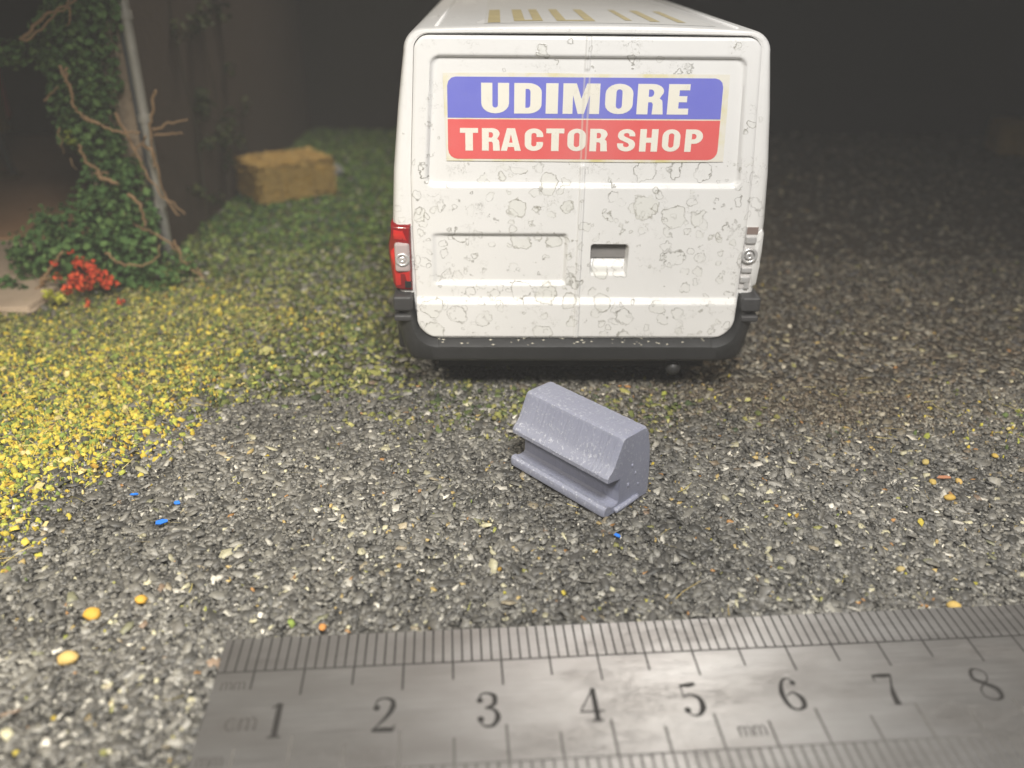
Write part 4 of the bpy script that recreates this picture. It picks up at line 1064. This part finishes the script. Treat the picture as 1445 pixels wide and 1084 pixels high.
st_ = gnd(474, 250); bm = bmesh.new(); bmesh.ops.create_icosphere(bm, subdivisions=2, radius=.26)
for v in bm.verts: v.co = Vector((v.co.x * 1.1, v.co.y, v.co.z * .9 + .2)) * random.uniform(.9, 1.08)
o = bm_obj('stone', bm, stone_mat('pale_grey_stone', (.16, .165, .16), (.24, .245, .24), 3)); o.location = st_
tag(o, 'small pale grey stone beside the hay bale', 'stone')

# ------------------------------------------------------------------ dim red machine inside the barn
tc = empty('red_machine', (-16.0, 26.9, .22)); tag(tc, 'dark red farm machine half hidden in the shadowy barn', 'farm machine')
M_mred = plain('dark_red_paint', (.62, .045, .025), .45, 0, .2, 2); M_myel = plain('dull_yellow_metal', (.20, .13, .03), .6, 0, .3, 2); M_mgrey = plain('dull_grey_metal', (.09, .095, .085), .5, .3, .3, 2)
box_obj('hull', (-1.6, -.6, 1.5), (.1, .9, 3.6), M_mred, tc, .2, 3)
box_obj('hood', (-1.4, -.9, 2.1), (-.2, -.5, 3.2), M_mred, tc, .1, 3)
box_obj('side_arm', (.12, -.4, 1.3), (.36, .1, 2.6), M_myel, tc, .05)
for xx in (-1.3, .25):
    tv, tf = tube(catmull([(xx - .15, -.3, 1.6), (xx + .05, -.45, .8), (xx + .2, -.5, .0)], 5), .12, .09, 8); mesh_obj('leg', tv, tf, M_mgrey, tc, smooth=True)
box_obj('foot_plate', (-.5, -.85, 0), (.65, -.25, .1), M_myel, tc, .03)

# ------------------------------------------------------------------ loose pebbles and plastic flecks picked out on the gravel
def pebble(name, px, py, size, col, lab, cat, group, flat=.6, ang=0):
    p = gnd(px, py, .07); bm = bmesh.new(); bmesh.ops.create_icosphere(bm, subdivisions=2, radius=size / 2)
    for v in bm.verts:
        k_ = random.uniform(.86, 1.12); v.co = Vector((v.co.x * 1.15 * k_, v.co.y * .85 * k_, v.co.z * flat))
    o = bm_obj(name, bm, plain(name + '_mat', col, .7, 0, .3, 14, .3), None, True); o.location = p; o.rotation_euler = (random.uniform(-.2, .2), random.uniform(-.2, .2), ang)
    return tag(o, lab, cat, group)
OCH = (.62, .36, .05)
for px, py, s, c, lab in ((130, 866, .20, OCH, 'larger of the two orange pebbles left of the ruler'), (199, 846, .15, OCH, 'smaller teardrop orange pebble above the ruler\'s left end'), (95, 929, .20, (.60, .42, .14), 'blurred pale orange pebble near the lower left edge'),
                           (1346, 855, .15, (.52, .36, .10), 'tan pebble touching the ruler edge above its number seven'), (1271, 803, .10, (.42, .33, .14), 'khaki pebble on the gravel a little beyond the ruler at the right'), (455, 885, .10, (.58, .26, .07), 'orange crumb against the ruler edge above its number one'),
                           (1340, 702, .15, (.50, .33, .07), 'largest ochre pebble in the cluster at the right edge'), (1316, 680, .12, (.50, .36, .10), 'ochre pebble above the largest one in the right cluster'), (1306, 652, .11, (.46, .36, .12), 'pale ochre pebble highest and leftmost in the right cluster'), (1404, 643, .11, (.55, .38, .08), 'ochre pebble nearest the yellow patch at the right edge'), (1353, 679, .11, (.56, .38, .12), 'ochre pebble at the right end of the rusty splinter'),
                           (430, 966, .001, OCH, '')):
    if lab: pebble('pebble', px, py, s, c, lab, 'pebble', 'ochre pebbles on the gravel', .6, random.uniform(0, 3))
def fleck(name, px, py, L, W, ang, col, lab, cat='plastic fleck', group='blue plastic flecks', z=.10):
    p = gnd(px, py, z); P = [(-.5, -.3), (-.1, -.5), (.45, -.35), (.5, .1), (.2, .5), (-.35, .4)]
    V = [(a * L * random.uniform(.85, 1.1), c * W * random.uniform(.8, 1.1), 0) for a, c in P]; V += [(v[0], v[1], .018) for v in V]; n = 6
    F = [tuple(range(n))[::-1], tuple(range(n, 2 * n))] + [(i, (i + 1) % n, n + (i + 1) % n, n + i) for i in range(n)]
    o = mesh_obj(name, V, F, plain(name + '_mat', col, .5, 0, .15, 6)); o.location = p; o.rotation_euler = (R(22), random.uniform(-.15, .15), ang); return tag(o, lab, cat, group)
BL = (.012, .16, .62)
fleck('blue_fleck', 227, 737, .17, .075, R(40), BL, 'longest of the blue plastic flecks on the gravel, tilted upright')
fleck('blue_fleck', 250, 710, .09, .06, R(0), BL, 'short blue plastic fleck just beyond the longest blue one')
fleck('blue_fleck', 190, 698, .12, .035, R(-4), BL, 'thin flat blue plastic fleck nearest the yellow scatter')
fleck('blue_fleck', 871, 756, .09, .05, R(-35), BL, 'tiny blue plastic fleck just in front of the resin block')
fleck('rusty_splinter', 1332, 674, .20, .06, R(-10), (.38, .17, .09), 'rusty brown splinter lying among ochre pebbles at the right', 'splinter', None)

# ------------------------------------------------------------------ fog volume added to imitate lens bloom around the van
hz, nt, b = nmat('lens_bloom_fog'); nt.nodes.remove(b)
pv = nt.nodes.new('ShaderNodeVolumePrincipled'); pv.inputs['Color'].default_value = (.95, .94, .92, 1); pv.inputs['Density'].default_value = 0.0029; pv.inputs['Anisotropy'].default_value = 0.0
nt.links.new(pv.outputs[0], nt.nodes['Material Output'].inputs['Volume'])
bm = bmesh.new(); box_bm(bm, (-40, -4, -1.6), (40, 44, 12)); o = bm_obj('bloom_fog', bm, hz); tag(o, kind='stuff')
